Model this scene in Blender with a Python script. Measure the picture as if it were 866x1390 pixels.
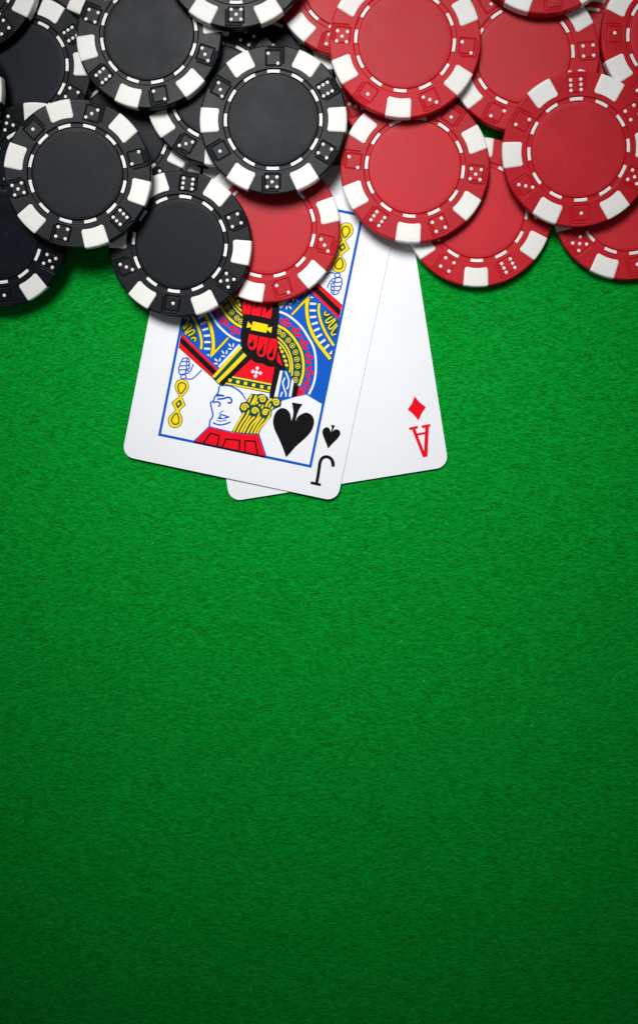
import bpy, bmesh, math, random
import numpy as np
from mathutils import Matrix, Vector
from mathutils.geometry import tessellate_polygon

MM = 0.001
scene = bpy.context.scene
for ob in list(bpy.data.objects):
    bpy.data.objects.remove(ob)

# ---------------------------------------------------------------- camera
cam_data = bpy.data.cameras.new('camera')
cam = bpy.data.objects.new('camera', cam_data)
scene.collection.objects.link(cam)
scene.camera = cam
CAM_AIM = Vector((0.0, -9.5, 0.0)) * MM
CAM_POS = Vector((22.32, 19.3, 358.15)) * MM
back = (CAM_POS - CAM_AIM).normalized()
right = Vector((0, 1, 0)).cross(back).normalized()
up = back.cross(right)
cam.matrix_world = Matrix(((right.x, up.x, back.x, CAM_POS.x), (right.y, up.y, back.y, CAM_POS.y),
                           (right.z, up.z, back.z, CAM_POS.z), (0, 0, 0, 1)))
cam_data.sensor_fit = 'VERTICAL'
cam_data.sensor_height = 36.0
cam_data.lens = 4.75 * 360.0 / 1390.0 * 36.0
cam_data.clip_start = 0.01
cam_data.clip_end = 20.0

# ---------------------------------------------------------------- light
world = bpy.data.worlds.new('World')
scene.world = world
world.use_nodes = True
bg = world.node_tree.nodes['Background']
bg.inputs['Color'].default_value = (0.92, 0.96, 1.0, 1)
bg.inputs['Strength'].default_value = 0.095

def aim_lamp(ob, pos, aim):
    ob.location = Vector(pos) * MM
    ob.rotation_euler = (Vector(aim) - Vector(pos)).to_track_quat('-Z', 'Y').to_euler()

key_data = bpy.data.lights.new('key_spot', 'SPOT')
key = bpy.data.objects.new('key_spot', key_data)
scene.collection.objects.link(key)
aim_lamp(key, (-70, 300, 495), (-7, 54, 0))
key_data.energy = 20.5
key_data.spot_size = math.radians(34)
key_data.spot_blend = 1.0
key_data.shadow_soft_size = 0.12
key_data.color = (1.0, 0.985, 0.96)

scene.view_settings.view_transform = 'Standard'
scene.view_settings.look = 'None'
scene.view_settings.exposure = 0.0
scene.view_settings.gamma = 1.0
scene.view_settings.use_curve_mapping = False
scene.render.engine = 'CYCLES'

# ---------------------------------------------------------------- materials
def new_mat(name):
    m = bpy.data.materials.new(name)
    m.use_nodes = True
    nt = m.node_tree
    return m, nt, nt.nodes['Principled BSDF']

def node(nt, kind, **kw):
    n = nt.nodes.new(kind)
    for k, v in kw.items():
        if k.startswith('_'):
            setattr(n, k[1:], v)
        else:
            n.inputs[k.replace('_', ' ')].default_value = v
    return n

def coords(nt, scale, kind='Object', use_random=True):
    """object coordinates, moved by a random amount for each object so no two copies share a pattern"""
    tc = nt.nodes.new('ShaderNodeTexCoord')
    mp = nt.nodes.new('ShaderNodeMapping')
    mp.inputs['Scale'].default_value = scale
    nt.links.new(tc.outputs[kind], mp.inputs['Vector'])
    if use_random:
        oi = nt.nodes.new('ShaderNodeObjectInfo')
        mul = nt.nodes.new('ShaderNodeMath'); mul.operation = 'MULTIPLY'; mul.inputs[1].default_value = 57.0
        nt.links.new(oi.outputs['Random'], mul.inputs[0])
        nt.links.new(mul.outputs[0], mp.inputs['Location'])
    return mp.outputs['Vector']

def plastic(name, dark, light, rough, grain, grain_scale, spec=0.4, scuff=0.0, vary=0.0):
    m, nt, b = new_mat(name)
    v = coords(nt, (1, 1, 1))
    big = node(nt, 'ShaderNodeTexNoise', Scale=90.0, Detail=5.0, Roughness=0.6)
    fine = node(nt, 'ShaderNodeTexNoise', Scale=grain_scale, Detail=3.0, Roughness=0.65)
    nt.links.new(v, big.inputs['Vector']); nt.links.new(v, fine.inputs['Vector'])
    add = node(nt, 'ShaderNodeMath', _operation='ADD')
    nt.links.new(big.outputs['Fac'], add.inputs[0]); nt.links.new(fine.outputs['Fac'], add.inputs[1])
    half = node(nt, 'ShaderNodeMapRange', From_Min=0.7, From_Max=1.3)
    nt.links.new(add.outputs[0], half.inputs['Value'])
    ramp = nt.nodes.new('ShaderNodeMix'); ramp.data_type = 'RGBA'
    ramp.inputs['A'].default_value = (*dark, 1); ramp.inputs['B'].default_value = (*light, 1)
    nt.links.new(half.outputs['Result'], ramp.inputs['Factor'])
    col = ramp.outputs['Result']
    if scuff:
        # pale handling scuffs and dust specks
        sp = node(nt, 'ShaderNodeTexNoise', Scale=700.0, Detail=4.0, Roughness=0.75)
        nt.links.new(v, sp.inputs['Vector'])
        thr = node(nt, 'ShaderNodeMapRange', From_Min=0.66, From_Max=0.80, To_Max=scuff)
        nt.links.new(sp.outputs['Fac'], thr.inputs['Value'])
        mx = nt.nodes.new('ShaderNodeMix'); mx.data_type = 'RGBA'
        nt.links.new(thr.outputs['Result'], mx.inputs['Factor'])
        nt.links.new(col, mx.inputs['A']); mx.inputs['B'].default_value = (0.55, 0.52, 0.5, 1)
        col = mx.outputs['Result']
    # each moulding batch differs a little in tone
    oi = nt.nodes.new('ShaderNodeObjectInfo')
    tone = node(nt, 'ShaderNodeMapRange', To_Min=1.0 - vary, To_Max=1.0 + vary)
    nt.links.new(oi.outputs['Random'], tone.inputs['Value'])
    hsv = nt.nodes.new('ShaderNodeHueSaturation')
    nt.links.new(col, hsv.inputs['Color']); nt.links.new(tone.outputs['Result'], hsv.inputs['Value'])
    nt.links.new(hsv.outputs['Color'], b.inputs['Base Color'])
    rr = node(nt, 'ShaderNodeMapRange', To_Min=rough - 0.12, To_Max=rough + 0.14)
    nt.links.new(big.outputs['Fac'], rr.inputs['Value'])
    nt.links.new(rr.outputs['Result'], b.inputs['Roughness'])
    b.inputs['Specular IOR Level'].default_value = spec
    bump = node(nt, 'ShaderNodeBump', Strength=grain, Distance=0.00006)
    nt.links.new(fine.outputs['Fac'], bump.inputs['Height'])
    nt.links.new(bump.outputs['Normal'], b.inputs['Normal'])
    return m

M = {}
M['black_rim'] = plastic('black_chip_plastic', (0.0022, 0.004, 0.0065), (0.0045, 0.0072, 0.0105), 0.38, 0.35, 2600, 0.13, 0.10, 0.09)
M['black_face'] = plastic('black_chip_face', (0.003, 0.0055, 0.009), (0.0065, 0.010, 0.015), 0.41, 0.6, 2700, 0.105, 0.10, 0.09)
M['red_rim'] = plastic('red_chip_plastic', (0.42, 0.008, 0.015), (0.52, 0.012, 0.022), 0.38, 0.35, 2600, 0.13, 0.06, 0.09)
M['red_face'] = plastic('red_chip_face', (0.45, 0.009, 0.017), (0.57, 0.016, 0.027), 0.44, 0.6, 2700, 0.18, 0.10, 0.09)
M['ivory'] = plastic('white_chip_inlay', (0.77, 0.77, 0.745), (0.85, 0.85, 0.83), 0.42, 0.25, 2200, 0.2, 0.06, 0.03)
M['stock'] = plastic('card_stock', (0.80, 0.825, 0.875), (0.83, 0.855, 0.90), 0.42, 0.30, 2500, 0.2)

def ink(name, col):
    d = tuple(c * 0.92 for c in col)
    return plastic('ink_' + name, d, col, 0.42, 0.25, 2500, 0.06)
M['i_blue'] = ink('blue', (0.003, 0.10, 0.55))
M['i_red'] = ink('red', (0.86, 0.002, 0.014))
M['i_yellow'] = ink('yellow', (0.96, 0.72, 0.004))
M['i_green'] = ink('dark_green', (0.003, 0.068, 0.060))
M['i_black'] = ink('black', (0.004, 0.003, 0.004))
M['i_white'] = ink('white', (0.83, 0.855, 0.90))

# felt cloth
m, nt, b = new_mat('green_felt')
v = coords(nt, (1, 1, 1), use_random=False)
warp = node(nt, 'ShaderNodeTexNoise', Scale=140.0, Detail=2.0)
nt.links.new(v, warp.inputs['Vector'])
wadd = nt.nodes.new('ShaderNodeMix'); wadd.data_type = 'VECTOR'; wadd.inputs['Factor'].default_value = 0.004
nt.links.new(v, wadd.inputs['A']); nt.links.new(warp.outputs['Color'], wadd.inputs['B'])
mp = nt.nodes.new('ShaderNodeMapping'); mp.inputs['Scale'].default_value = (0.15, 1.0, 1.0)
mp.inputs['Rotation'].default_value = (0, 0, 0.04)
nt.links.new(wadd.outputs['Result'], mp.inputs['Vector'])
n1 = node(nt, 'ShaderNodeTexNoise', Scale=2700.0, Detail=4.0, Roughness=0.62)
n2 = node(nt, 'ShaderNodeTexNoise', Scale=55.0, Detail=4.0, Roughness=0.6)
nt.links.new(mp.outputs['Vector'], n1.inputs['Vector']); nt.links.new(v, n2.inputs['Vector'])
r1 = nt.nodes.new('ShaderNodeMapRange'); r1.inputs['From Min'].default_value = 0.30; r1.inputs['From Max'].default_value = 0.70
nt.links.new(n1.outputs['Fac'], r1.inputs['Value'])
mx = nt.nodes.new('ShaderNodeMix'); mx.data_type = 'RGBA'
mx.inputs['A'].default_value = (0.0008, 0.135, 0.007, 1); mx.inputs['B'].default_value = (0.0015, 0.44, 0.041, 1)
nt.links.new(r1.outputs['Result'], mx.inputs['Factor'])
r2 = nt.nodes.new('ShaderNodeMapRange'); r2.inputs['From Min'].default_value = 0.3; r2.inputs['From Max'].default_value = 0.7
r2.inputs['To Min'].default_value = 0.96; r2.inputs['To Max'].default_value = 1.04
nt.links.new(n2.outputs['Fac'], r2.inputs['Value'])
hs = nt.nodes.new('ShaderNodeHueSaturation')
nt.links.new(mx.outputs['Result'], hs.inputs['Color']); nt.links.new(r2.outputs['Result'], hs.inputs['Value'])
nt.links.new(hs.outputs['Color'], b.inputs['Base Color'])
b.inputs['Roughness'].default_value = 0.95
b.inputs['Specular IOR Level'].default_value = 0.02
bump = node(nt, 'ShaderNodeBump', Strength=0.55, Distance=0.0003)
nt.links.new(n1.outputs['Fac'], bump.inputs['Height']); nt.links.new(bump.outputs['Normal'], b.inputs['Normal'])
M['felt'] = m

m, nt, b = new_mat('felt_fibre')
at = nt.nodes.new('ShaderNodeAttribute'); at.attribute_name = 'shade'
mx = nt.nodes.new('ShaderNodeMix'); mx.data_type = 'RGBA'
mx.inputs['A'].default_value = (0.0008, 0.10, 0.005, 1); mx.inputs['B'].default_value = (0.004, 0.54, 0.052, 1)
nt.links.new(at.outputs['Fac'], mx.inputs['Factor'])
nt.links.new(mx.outputs['Result'], b.inputs['Base Color'])
b.inputs['Roughness'].default_value = 0.8
b.inputs['Specular IOR Level'].default_value = 0.1
M['fibre'] = m

M['lint'] = plastic('pale_lint', (0.30, 0.38, 0.28), (0.62, 0.66, 0.55), 0.9, 0.2, 2000, 0.1)

# ---------------------------------------------------------------- helpers
COL = scene.collection

def mesh_obj(name, mesh, material, parent=None):
    o = bpy.data.objects.new(name, mesh)
    COL.objects.link(o)
    if material is not None:
        if not mesh.materials:
            mesh.materials.append(material)
        if mesh.materials[0] is not material:
            o.material_slots[0].link = 'OBJECT'
            o.material_slots[0].material = material
    if parent is not None:
        o.parent = parent
    return o

def empty(name):
    o = bpy.data.objects.new(name, None)
    o.empty_display_size = 0.01
    COL.objects.link(o)
    return o

def grid_mesh(name, pts, closed_u=False, smooth=True):
    """pts[i][j] -> quads; closed_u joins the last row to the first"""
    n, k = pts.shape[:2]
    idx = np.arange(n * k).reshape(n, k)
    a = idx if closed_u else idx[:-1]
    bb = np.roll(idx, -1, 0) if closed_u else idx[1:]
    f = np.stack([a[:, :-1], bb[:, :-1], bb[:, 1:], a[:, 1:]], -1).reshape(-1, 4)
    me = bpy.data.meshes.new(name)
    me.from_pydata(pts.reshape(-1, 3).tolist(), [], f.tolist())
    me.validate()
    if smooth:
        me.polygons.foreach_set('use_smooth', [True] * len(me.polygons))
    return me

# printed shapes of the two cards, in mm from the card's centre: motif, ink, layer, polygon or line, line width, closed, printed at both ends, points
JACK_PRINT = [
('gown','blue',1,'p',0,1,0,'-22.26,-6.86 -8.95,-14.95 -7.72,-17.89 -3.43,-17.86 6.41,-17.74 6.74,-19.37 9.01,-19.97 10.45,-19.25 13.46,-17.65 16.74,-16.18 21.63,-17.91 22.11,6.78 8.91,14.79 7.68,17.67 3.44,17.66 -6.32,17.59 -6.64,19.2 -8.89,19.79 -10.32,19.09 -13.33,17.53 -16.63,16.1 -21.5,17.83'),
('sash','red',3,'p',0,1,1,'-21.52,-6.35 -9.11,-14.39 -10.5,-16.78 -21.56,-10.38'),
('sash','black',4,'p',0,1,1,'-21.51,-7.27 -9.43,-14.92 -10.18,-16.14 -21.51,-8.91'),
('sash','black',4,'s',0.147,0,1,'-21.56,-10.42 -10.45,-16.83'),
('sleeve_trim','green',2,'p',0,1,1,'16.62,7.57 17.53,4.97 18.91,3.07 21.58,0.82 21.54,3.12 21.63,5.51 17.87,8.07'),
('sleeve_trim','green',2,'s',1.263,0,1,'11.83,10.6 11.81,10.22 11.77,9.68 11.75,9.05 11.79,8.41 11.9,7.76 12.07,7.06 12.26,6.34 12.49,5.65 12.73,4.97 12.99,4.31 13.3,3.65 13.65,2.97 14.07,2.28 14.53,1.57 15.04,0.88 15.57,0.21 16.13,-0.41 16.72,-1 17.35,-1.59 18.04,-2.21 18.89,-2.94 19.86,-3.75 20.75,-4.48 21.36,-4.98'),
('sleeve_trim','yellow',3,'s',0.905,0,1,'11.83,10.6 11.81,10.22 11.77,9.68 11.75,9.05 11.79,8.41 11.9,7.76 12.07,7.06 12.26,6.34 12.49,5.65 12.73,4.97 12.99,4.31 13.3,3.65 13.65,2.97 14.07,2.28 14.53,1.57 15.04,0.88 15.57,0.21 16.13,-0.41 16.72,-1 17.35,-1.59 18.04,-2.21 18.89,-2.94 19.86,-3.75 20.75,-4.48 21.36,-4.98'),
('sleeve_trim','yellow',3,'p',0,1,1,'12,11.55 12.21,9.95 11.34,8.81 10.87,9.31'),
('sleeve_trim','green',2,'s',0.842,0,1,'11.71,10.62 8.23,4.88'),
('sleeve_trim','yellow',3,'s',0.526,0,1,'11.8,10.78 8.21,4.97'),
('sleeve_trim','green',2,'s',0.968,0,1,'15.16,9.57 15.18,9.21 15.22,8.68 15.29,8.07 15.42,7.45 15.64,6.82 15.91,6.14 16.24,5.45 16.59,4.78 16.99,4.11 17.44,3.45 17.9,2.81 18.35,2.23 18.75,1.73 19.15,1.3 19.54,0.89 19.93,0.49 20.37,0.04 20.84,-0.43 21.25,-0.84 21.54,-1.13'),
('sleeve_trim','yellow',3,'s',0.653,0,1,'15.16,9.57 15.18,9.21 15.22,8.68 15.29,8.07 15.42,7.45 15.64,6.82 15.91,6.14 16.24,5.45 16.59,4.78 16.99,4.11 17.44,3.45 17.9,2.81 18.35,2.23 18.75,1.73 19.15,1.3 19.54,0.89 19.93,0.49 20.37,0.04 20.84,-0.43 21.25,-0.84 21.54,-1.13'),
('sleeve_trim','white',3,'s',0.589,0,1,'12.55,9.01 14.31,9.3'),
('sleeve_trim','white',3,'s',0.589,0,1,'12.87,7.13 14.61,7.48'),
('sleeve_trim','white',3,'s',0.589,0,1,'13.37,5.31 15.07,5.81'),
('sleeve_trim','white',3,'s',0.589,0,1,'14.27,3.49 15.83,4.33'),
('sleeve_trim','white',3,'s',0.589,0,1,'15.2,1.78 16.65,2.81'),
('sleeve_trim','white',3,'s',0.589,0,1,'16.33,0.2 17.67,1.37'),
('sleeve_trim','white',3,'s',0.589,0,1,'17.67,-1.23 18.87,0.07'),
('sleeve_trim','white',3,'s',0.589,0,1,'19.13,-2.5 20.21,-1.1'),
('sleeve_trim','white',3,'p',0,1,1,'12.33,11.18 13.37,10.86 12.58,10.55'),
('sleeve_trim','white',3,'p',0,1,1,'21.39,-2.38 21.42,-3.71 20.66,-3.62'),
('sleeve_trim','yellow',3,'s',0.358,0,1,'17.44,7.79 17.36,7.65 17.25,7.45 17.2,7.25 17.26,7.06 17.38,6.87 17.53,6.76 17.7,6.78 17.91,6.87 18.1,6.97 18.26,7.1 18.41,7.25 18.51,7.35'),
('sleeve_trim','yellow',3,'s',0.358,0,1,'19.43,6.69 19.07,6.39 18.57,5.96 18.19,5.59 18.03,5.33 17.99,5.11 18.03,4.95 18.15,4.82 18.34,4.74 18.56,4.74 18.75,4.84 18.97,5.02 19.23,5.27 19.63,5.64 20.09,6.09 20.42,6.4'),
('sleeve_trim','yellow',3,'s',0.358,0,1,'20.56,5.95 20.24,5.51 19.78,4.9 19.42,4.38 19.21,4.06 19.1,3.83 19.08,3.64 19.19,3.43 19.39,3.26 19.61,3.21 19.81,3.32 20.03,3.54 20.27,3.83 20.57,4.25 20.9,4.74 21.13,5.09'),
('sleeve_trim','yellow',3,'s',0.358,0,1,'21.37,4.66 21.11,4.18 20.74,3.51 20.45,2.95 20.29,2.59 20.21,2.33 20.21,2.12 20.31,1.93 20.5,1.78 20.7,1.74 20.95,1.86 21.22,2.08 21.41,2.24'),
('collar_ring','green',2,'p',0,1,1,'4.9,1.19 5.18,1.13 5.57,1.05 6.03,0.94 6.51,0.81 6.97,0.64 7.42,0.43 7.89,0.18 8.36,-0.09 8.81,-0.37 9.22,-0.65 9.58,-0.92 9.91,-1.21 10.22,-1.49 10.51,-1.77 10.78,-2.04 11.03,-2.27 11.26,-2.49 11.47,-2.7 11.67,-2.92 11.89,-3.18 12.12,-3.47 12.36,-3.78 12.59,-4.1 12.82,-4.46 13.04,-4.84 13.26,-5.27 13.47,-5.73 13.67,-6.22 13.85,-6.71 14.01,-7.18 14.15,-7.63 14.27,-8.09 14.37,-8.54 14.45,-8.98 14.52,-9.42 14.57,-9.84 14.61,-10.25 14.63,-10.66 14.63,-11.08 14.61,-11.54 14.57,-12.07 14.49,-12.67 14.41,-13.27 14.33,-13.78 14.27,-14.15 13.46,-13.53 9.89,-10.67 7.95,-7.47 6.18,-4.03 5.23,-1.48'),
('collar_ring','green',3,'s',0.884,0,1,'5.08,1.35 5.45,1.27 5.98,1.16 6.57,1.01 7.15,0.81 7.72,0.54 8.31,0.21 8.88,-0.14 9.4,-0.49 9.85,-0.83 10.25,-1.19 10.62,-1.54 10.96,-1.87 11.27,-2.16 11.54,-2.43 11.8,-2.7 12.07,-3.02 12.36,-3.38 12.65,-3.77 12.95,-4.2 13.22,-4.68 13.49,-5.22 13.75,-5.81 13.99,-6.42 14.19,-7.01 14.36,-7.58 14.5,-8.15 14.61,-8.71 14.7,-9.26 14.76,-9.78 14.8,-10.29 14.81,-10.81 14.79,-11.37 14.73,-12.05 14.63,-12.81 14.53,-13.5 14.45,-13.98'),
('collar_ring','yellow',4,'s',0.674,0,1,'4.9,1.19 5.27,1.11 5.8,1 6.39,0.84 6.97,0.64 7.54,0.37 8.13,0.05 8.7,-0.3 9.22,-0.65 9.67,-0.99 10.07,-1.35 10.44,-1.7 10.78,-2.04 11.09,-2.33 11.36,-2.59 11.62,-2.86 11.89,-3.18 12.18,-3.54 12.47,-3.94 12.77,-4.37 13.04,-4.84 13.31,-5.38 13.57,-5.97 13.81,-6.58 14.01,-7.18 14.18,-7.75 14.32,-8.31 14.43,-8.87 14.52,-9.42 14.58,-9.95 14.62,-10.46 14.63,-10.98 14.61,-11.54 14.55,-12.22 14.45,-12.97 14.35,-13.67 14.27,-14.15'),
('collar_ring','yellow',4,'s',0.421,0,1,'5.46,-1.98 5.78,-2.14 6.25,-2.38 6.76,-2.66 7.24,-2.97 7.68,-3.3 8.12,-3.67 8.54,-4.08 8.95,-4.52 9.33,-5.01 9.71,-5.54 10.06,-6.1 10.37,-6.66 10.63,-7.2 10.86,-7.74 11.06,-8.3 11.23,-8.91 11.38,-9.65 11.51,-10.48 11.6,-11.25 11.67,-11.78'),
('collar_ring','yellow',4,'s',0.421,0,1,'5.83,-3.17 6.09,-3.32 6.46,-3.52 6.88,-3.78 7.27,-4.06 7.64,-4.37 8.02,-4.72 8.39,-5.1 8.74,-5.51 9.09,-5.95 9.44,-6.43 9.75,-6.92 10.03,-7.4 10.25,-7.86 10.43,-8.32 10.58,-8.78 10.7,-9.23 10.78,-9.72 10.83,-10.22 10.85,-10.68 10.87,-10.99'),
('collar_ring','yellow',4,'p',0,1,1,'7.22,-5 6.95,-5.19 6.56,-5.12 6.3,-4.84 6.31,-4.51 6.58,-4.32 6.96,-4.39 7.23,-4.67'),
('collar_ring','yellow',4,'p',0,1,1,'8.01,-5.95 7.73,-6.14 7.35,-6.07 7.08,-5.79 7.09,-5.46 7.37,-5.27 7.75,-5.34 8.02,-5.62'),
('collar_ring','yellow',4,'p',0,1,1,'8.85,-7.15 8.57,-7.33 8.19,-7.26 7.92,-6.98 7.93,-6.65 8.2,-6.47 8.59,-6.54 8.85,-6.82'),
('collar_ring','yellow',4,'p',0,1,1,'9.52,-8.33 9.25,-8.52 8.86,-8.45 8.6,-8.17 8.6,-7.84 8.88,-7.66 9.26,-7.72 9.53,-8.01'),
('collar_ring','yellow',4,'p',0,1,1,'10.06,-9.4 9.78,-9.58 9.4,-9.52 9.13,-9.24 9.14,-8.91 9.41,-8.72 9.8,-8.79 10.06,-9.07'),
('collar_ring','yellow',4,'p',0,1,1,'6.22,-0.18 6.2,-0.57 5.99,-0.89 5.64,-1.06 5.25,-1.04 4.92,-0.83 4.75,-0.48 4.78,-0.1 4.99,0.22 5.34,0.4 5.73,0.37 6.05,0.16'),
('collar_ring','green',5,'p',0,1,1,'6.04,-0.22 6.02,-0.51 5.86,-0.75 5.6,-0.88 5.31,-0.86 5.06,-0.7 4.93,-0.44 4.95,-0.16 5.11,0.08 5.38,0.21 5.67,0.2 5.91,0.04'),
('collar_ring','yellow',6,'p',0,1,1,'5.76,-0.28 5.72,-0.49 5.54,-0.61 5.33,-0.56 5.21,-0.39 5.25,-0.18 5.43,-0.06 5.64,-0.1'),
('collar_ring','yellow',4,'p',0,1,1,'7.62,-0.87 7.6,-1.25 7.38,-1.57 7.03,-1.75 6.65,-1.72 6.32,-1.51 6.15,-1.17 6.17,-0.78 6.39,-0.46 6.74,-0.29 7.13,-0.31 7.45,-0.52'),
('collar_ring','green',5,'p',0,1,1,'7.44,-0.9 7.42,-1.19 7.26,-1.43 7,-1.56 6.71,-1.55 6.46,-1.39 6.33,-1.13 6.35,-0.84 6.51,-0.6 6.77,-0.47 7.07,-0.49 7.31,-0.65'),
('collar_ring','yellow',6,'p',0,1,1,'7.16,-0.96 7.12,-1.17 6.94,-1.29 6.73,-1.25 6.61,-1.07 6.65,-0.86 6.83,-0.74 7.04,-0.78'),
('collar_ring','yellow',4,'p',0,1,1,'9.4,-2.06 9.38,-2.45 9.16,-2.77 8.82,-2.94 8.43,-2.92 8.1,-2.71 7.93,-2.36 7.95,-1.98 8.17,-1.66 8.52,-1.49 8.9,-1.51 9.23,-1.72'),
('collar_ring','green',5,'p',0,1,1,'9.22,-2.1 9.2,-2.39 9.04,-2.63 8.78,-2.76 8.49,-2.74 8.24,-2.58 8.11,-2.33 8.13,-2.04 8.29,-1.8 8.55,-1.67 8.85,-1.68 9.09,-1.84'),
('collar_ring','yellow',6,'p',0,1,1,'8.94,-2.16 8.9,-2.37 8.72,-2.49 8.51,-2.45 8.39,-2.27 8.43,-2.06 8.61,-1.94 8.82,-1.98'),
('collar_ring','yellow',4,'p',0,1,1,'10.81,-3.32 10.79,-3.7 10.57,-4.02 10.22,-4.19 9.83,-4.17 9.51,-3.96 9.34,-3.62 9.36,-3.23 9.58,-2.91 9.92,-2.74 10.31,-2.76 10.64,-2.97'),
('collar_ring','green',5,'p',0,1,1,'10.63,-3.35 10.61,-3.64 10.45,-3.88 10.19,-4.01 9.89,-4 9.65,-3.84 9.52,-3.58 9.54,-3.29 9.7,-3.05 9.96,-2.92 10.25,-2.94 10.5,-3.1'),
('collar_ring','yellow',6,'p',0,1,1,'10.35,-3.41 10.31,-3.62 10.13,-3.74 9.92,-3.7 9.8,-3.52 9.84,-3.31 10.02,-3.19 10.23,-3.23'),
('collar_ring','yellow',4,'p',0,1,1,'12.06,-4.94 12.04,-5.32 11.82,-5.64 11.47,-5.82 11.09,-5.8 10.76,-5.58 10.59,-5.24 10.61,-4.85 10.83,-4.53 11.17,-4.36 11.56,-4.38 11.89,-4.59'),
('collar_ring','green',5,'p',0,1,1,'11.88,-4.98 11.86,-5.26 11.7,-5.51 11.44,-5.64 11.14,-5.62 10.9,-5.46 10.77,-5.2 10.79,-4.91 10.95,-4.67 11.21,-4.54 11.5,-4.56 11.75,-4.72'),
('collar_ring','yellow',6,'p',0,1,1,'11.6,-5.03 11.56,-5.24 11.38,-5.36 11.17,-5.32 11.05,-5.14 11.09,-4.93 11.27,-4.82 11.48,-4.86'),
('collar_ring','yellow',4,'p',0,1,1,'12.87,-6.78 12.84,-7.16 12.63,-7.49 12.28,-7.66 11.89,-7.64 11.57,-7.42 11.39,-7.08 11.42,-6.7 11.63,-6.37 11.98,-6.2 12.37,-6.22 12.69,-6.43'),
('collar_ring','green',5,'p',0,1,1,'12.68,-6.82 12.66,-7.11 12.5,-7.35 12.24,-7.48 11.95,-7.46 11.71,-7.3 11.58,-7.04 11.59,-6.75 11.75,-6.51 12.02,-6.38 12.31,-6.4 12.55,-6.56'),
('collar_ring','yellow',6,'p',0,1,1,'12.4,-6.87 12.36,-7.08 12.18,-7.2 11.97,-7.16 11.85,-6.99 11.89,-6.78 12.07,-6.66 12.28,-6.7'),
('collar_ring','yellow',4,'p',0,1,1,'13.49,-8.66 13.46,-9.04 13.25,-9.37 12.9,-9.54 12.51,-9.52 12.19,-9.31 12.01,-8.96 12.04,-8.58 12.25,-8.25 12.6,-8.08 12.99,-8.1 13.31,-8.31'),
('collar_ring','green',5,'p',0,1,1,'13.3,-8.7 13.28,-8.99 13.12,-9.23 12.86,-9.36 12.57,-9.34 12.33,-9.18 12.2,-8.92 12.21,-8.63 12.38,-8.39 12.64,-8.26 12.93,-8.28 13.17,-8.44'),
('collar_ring','yellow',6,'p',0,1,1,'13.03,-8.75 12.99,-8.96 12.81,-9.08 12.59,-9.04 12.47,-8.87 12.51,-8.66 12.69,-8.54 12.91,-8.58'),
('collar_ring','yellow',4,'p',0,1,1,'13.68,-10.75 13.66,-11.14 13.45,-11.46 13.1,-11.64 12.71,-11.61 12.38,-11.4 12.21,-11.06 12.23,-10.67 12.45,-10.35 12.8,-10.17 13.18,-10.2 13.51,-10.41'),
('collar_ring','green',5,'p',0,1,1,'13.5,-10.79 13.48,-11.08 13.32,-11.32 13.06,-11.45 12.77,-11.44 12.52,-11.28 12.39,-11.02 12.41,-10.73 12.57,-10.49 12.83,-10.36 13.12,-10.37 13.37,-10.53'),
('collar_ring','yellow',6,'p',0,1,1,'13.22,-10.85 13.18,-11.06 13,-11.18 12.79,-11.14 12.67,-10.96 12.71,-10.75 12.89,-10.63 13.1,-10.67'),
('collar_ring','yellow',4,'p',0,1,1,'13.59,-12.59 13.57,-12.98 13.35,-13.3 13,-13.48 12.62,-13.45 12.29,-13.24 12.12,-12.9 12.14,-12.51 12.36,-12.19 12.7,-12.01 13.09,-12.04 13.42,-12.25'),
('collar_ring','green',5,'p',0,1,1,'13.41,-12.63 13.39,-12.92 13.23,-13.16 12.97,-13.29 12.68,-13.28 12.43,-13.12 12.3,-12.86 12.32,-12.57 12.48,-12.33 12.74,-12.2 13.03,-12.21 13.28,-12.37'),
('collar_ring','yellow',6,'p',0,1,1,'13.13,-12.69 13.09,-12.9 12.91,-13.02 12.7,-12.98 12.58,-12.8 12.62,-12.59 12.8,-12.47 13.01,-12.51'),
('collar_ring','white',3,'s',0.611,0,1,'4.59,5.12 4.97,5.07 5.53,4.99 6.16,4.88 6.77,4.72 7.36,4.51 7.97,4.26 8.59,3.97 9.21,3.64 9.84,3.29 10.48,2.91 11.12,2.48 11.76,1.99 12.41,1.4 13.08,0.73 13.71,0.05 14.26,-0.55 14.72,-1.03 15.11,-1.45 15.45,-1.86 15.78,-2.32 16.1,-2.84 16.4,-3.38 16.68,-3.97 16.94,-4.62 17.18,-5.35 17.41,-6.16 17.61,-6.99 17.78,-7.78 17.92,-8.51 18.04,-9.22 18.12,-9.92 18.18,-10.61 18.2,-11.31 18.19,-12.01 18.14,-12.69 18.06,-13.37 17.92,-14.09 17.73,-14.84 17.54,-15.5 17.4,-15.96'),
('berry_wreath','red',3,'p',0,1,1,'6.41,1.73 6.08,1.76 5.68,2.12 5.34,2.66 5.2,3.18 5.32,3.49 5.64,3.45 6.05,3.09 6.39,2.55 6.52,2.03'),
('berry_wreath','red',3,'p',0,1,1,'8.71,2.29 8.6,1.98 8.16,1.66 7.56,1.45 7.01,1.42 6.74,1.59 6.84,1.9 7.28,2.22 7.89,2.44 8.43,2.46'),
('berry_wreath','red',3,'p',0,1,1,'9.91,-0.04 9.6,0.05 9.26,0.47 9.02,1.07 8.98,1.6 9.15,1.88 9.46,1.79 9.8,1.37 10.04,0.78 10.08,0.24'),
('berry_wreath','red',3,'p',0,1,1,'12.17,-0.22 11.99,-0.48 11.48,-0.67 10.83,-0.71 10.3,-0.59 10.09,-0.35 10.27,-0.08 10.78,0.11 11.43,0.15 11.96,0.02'),
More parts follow.
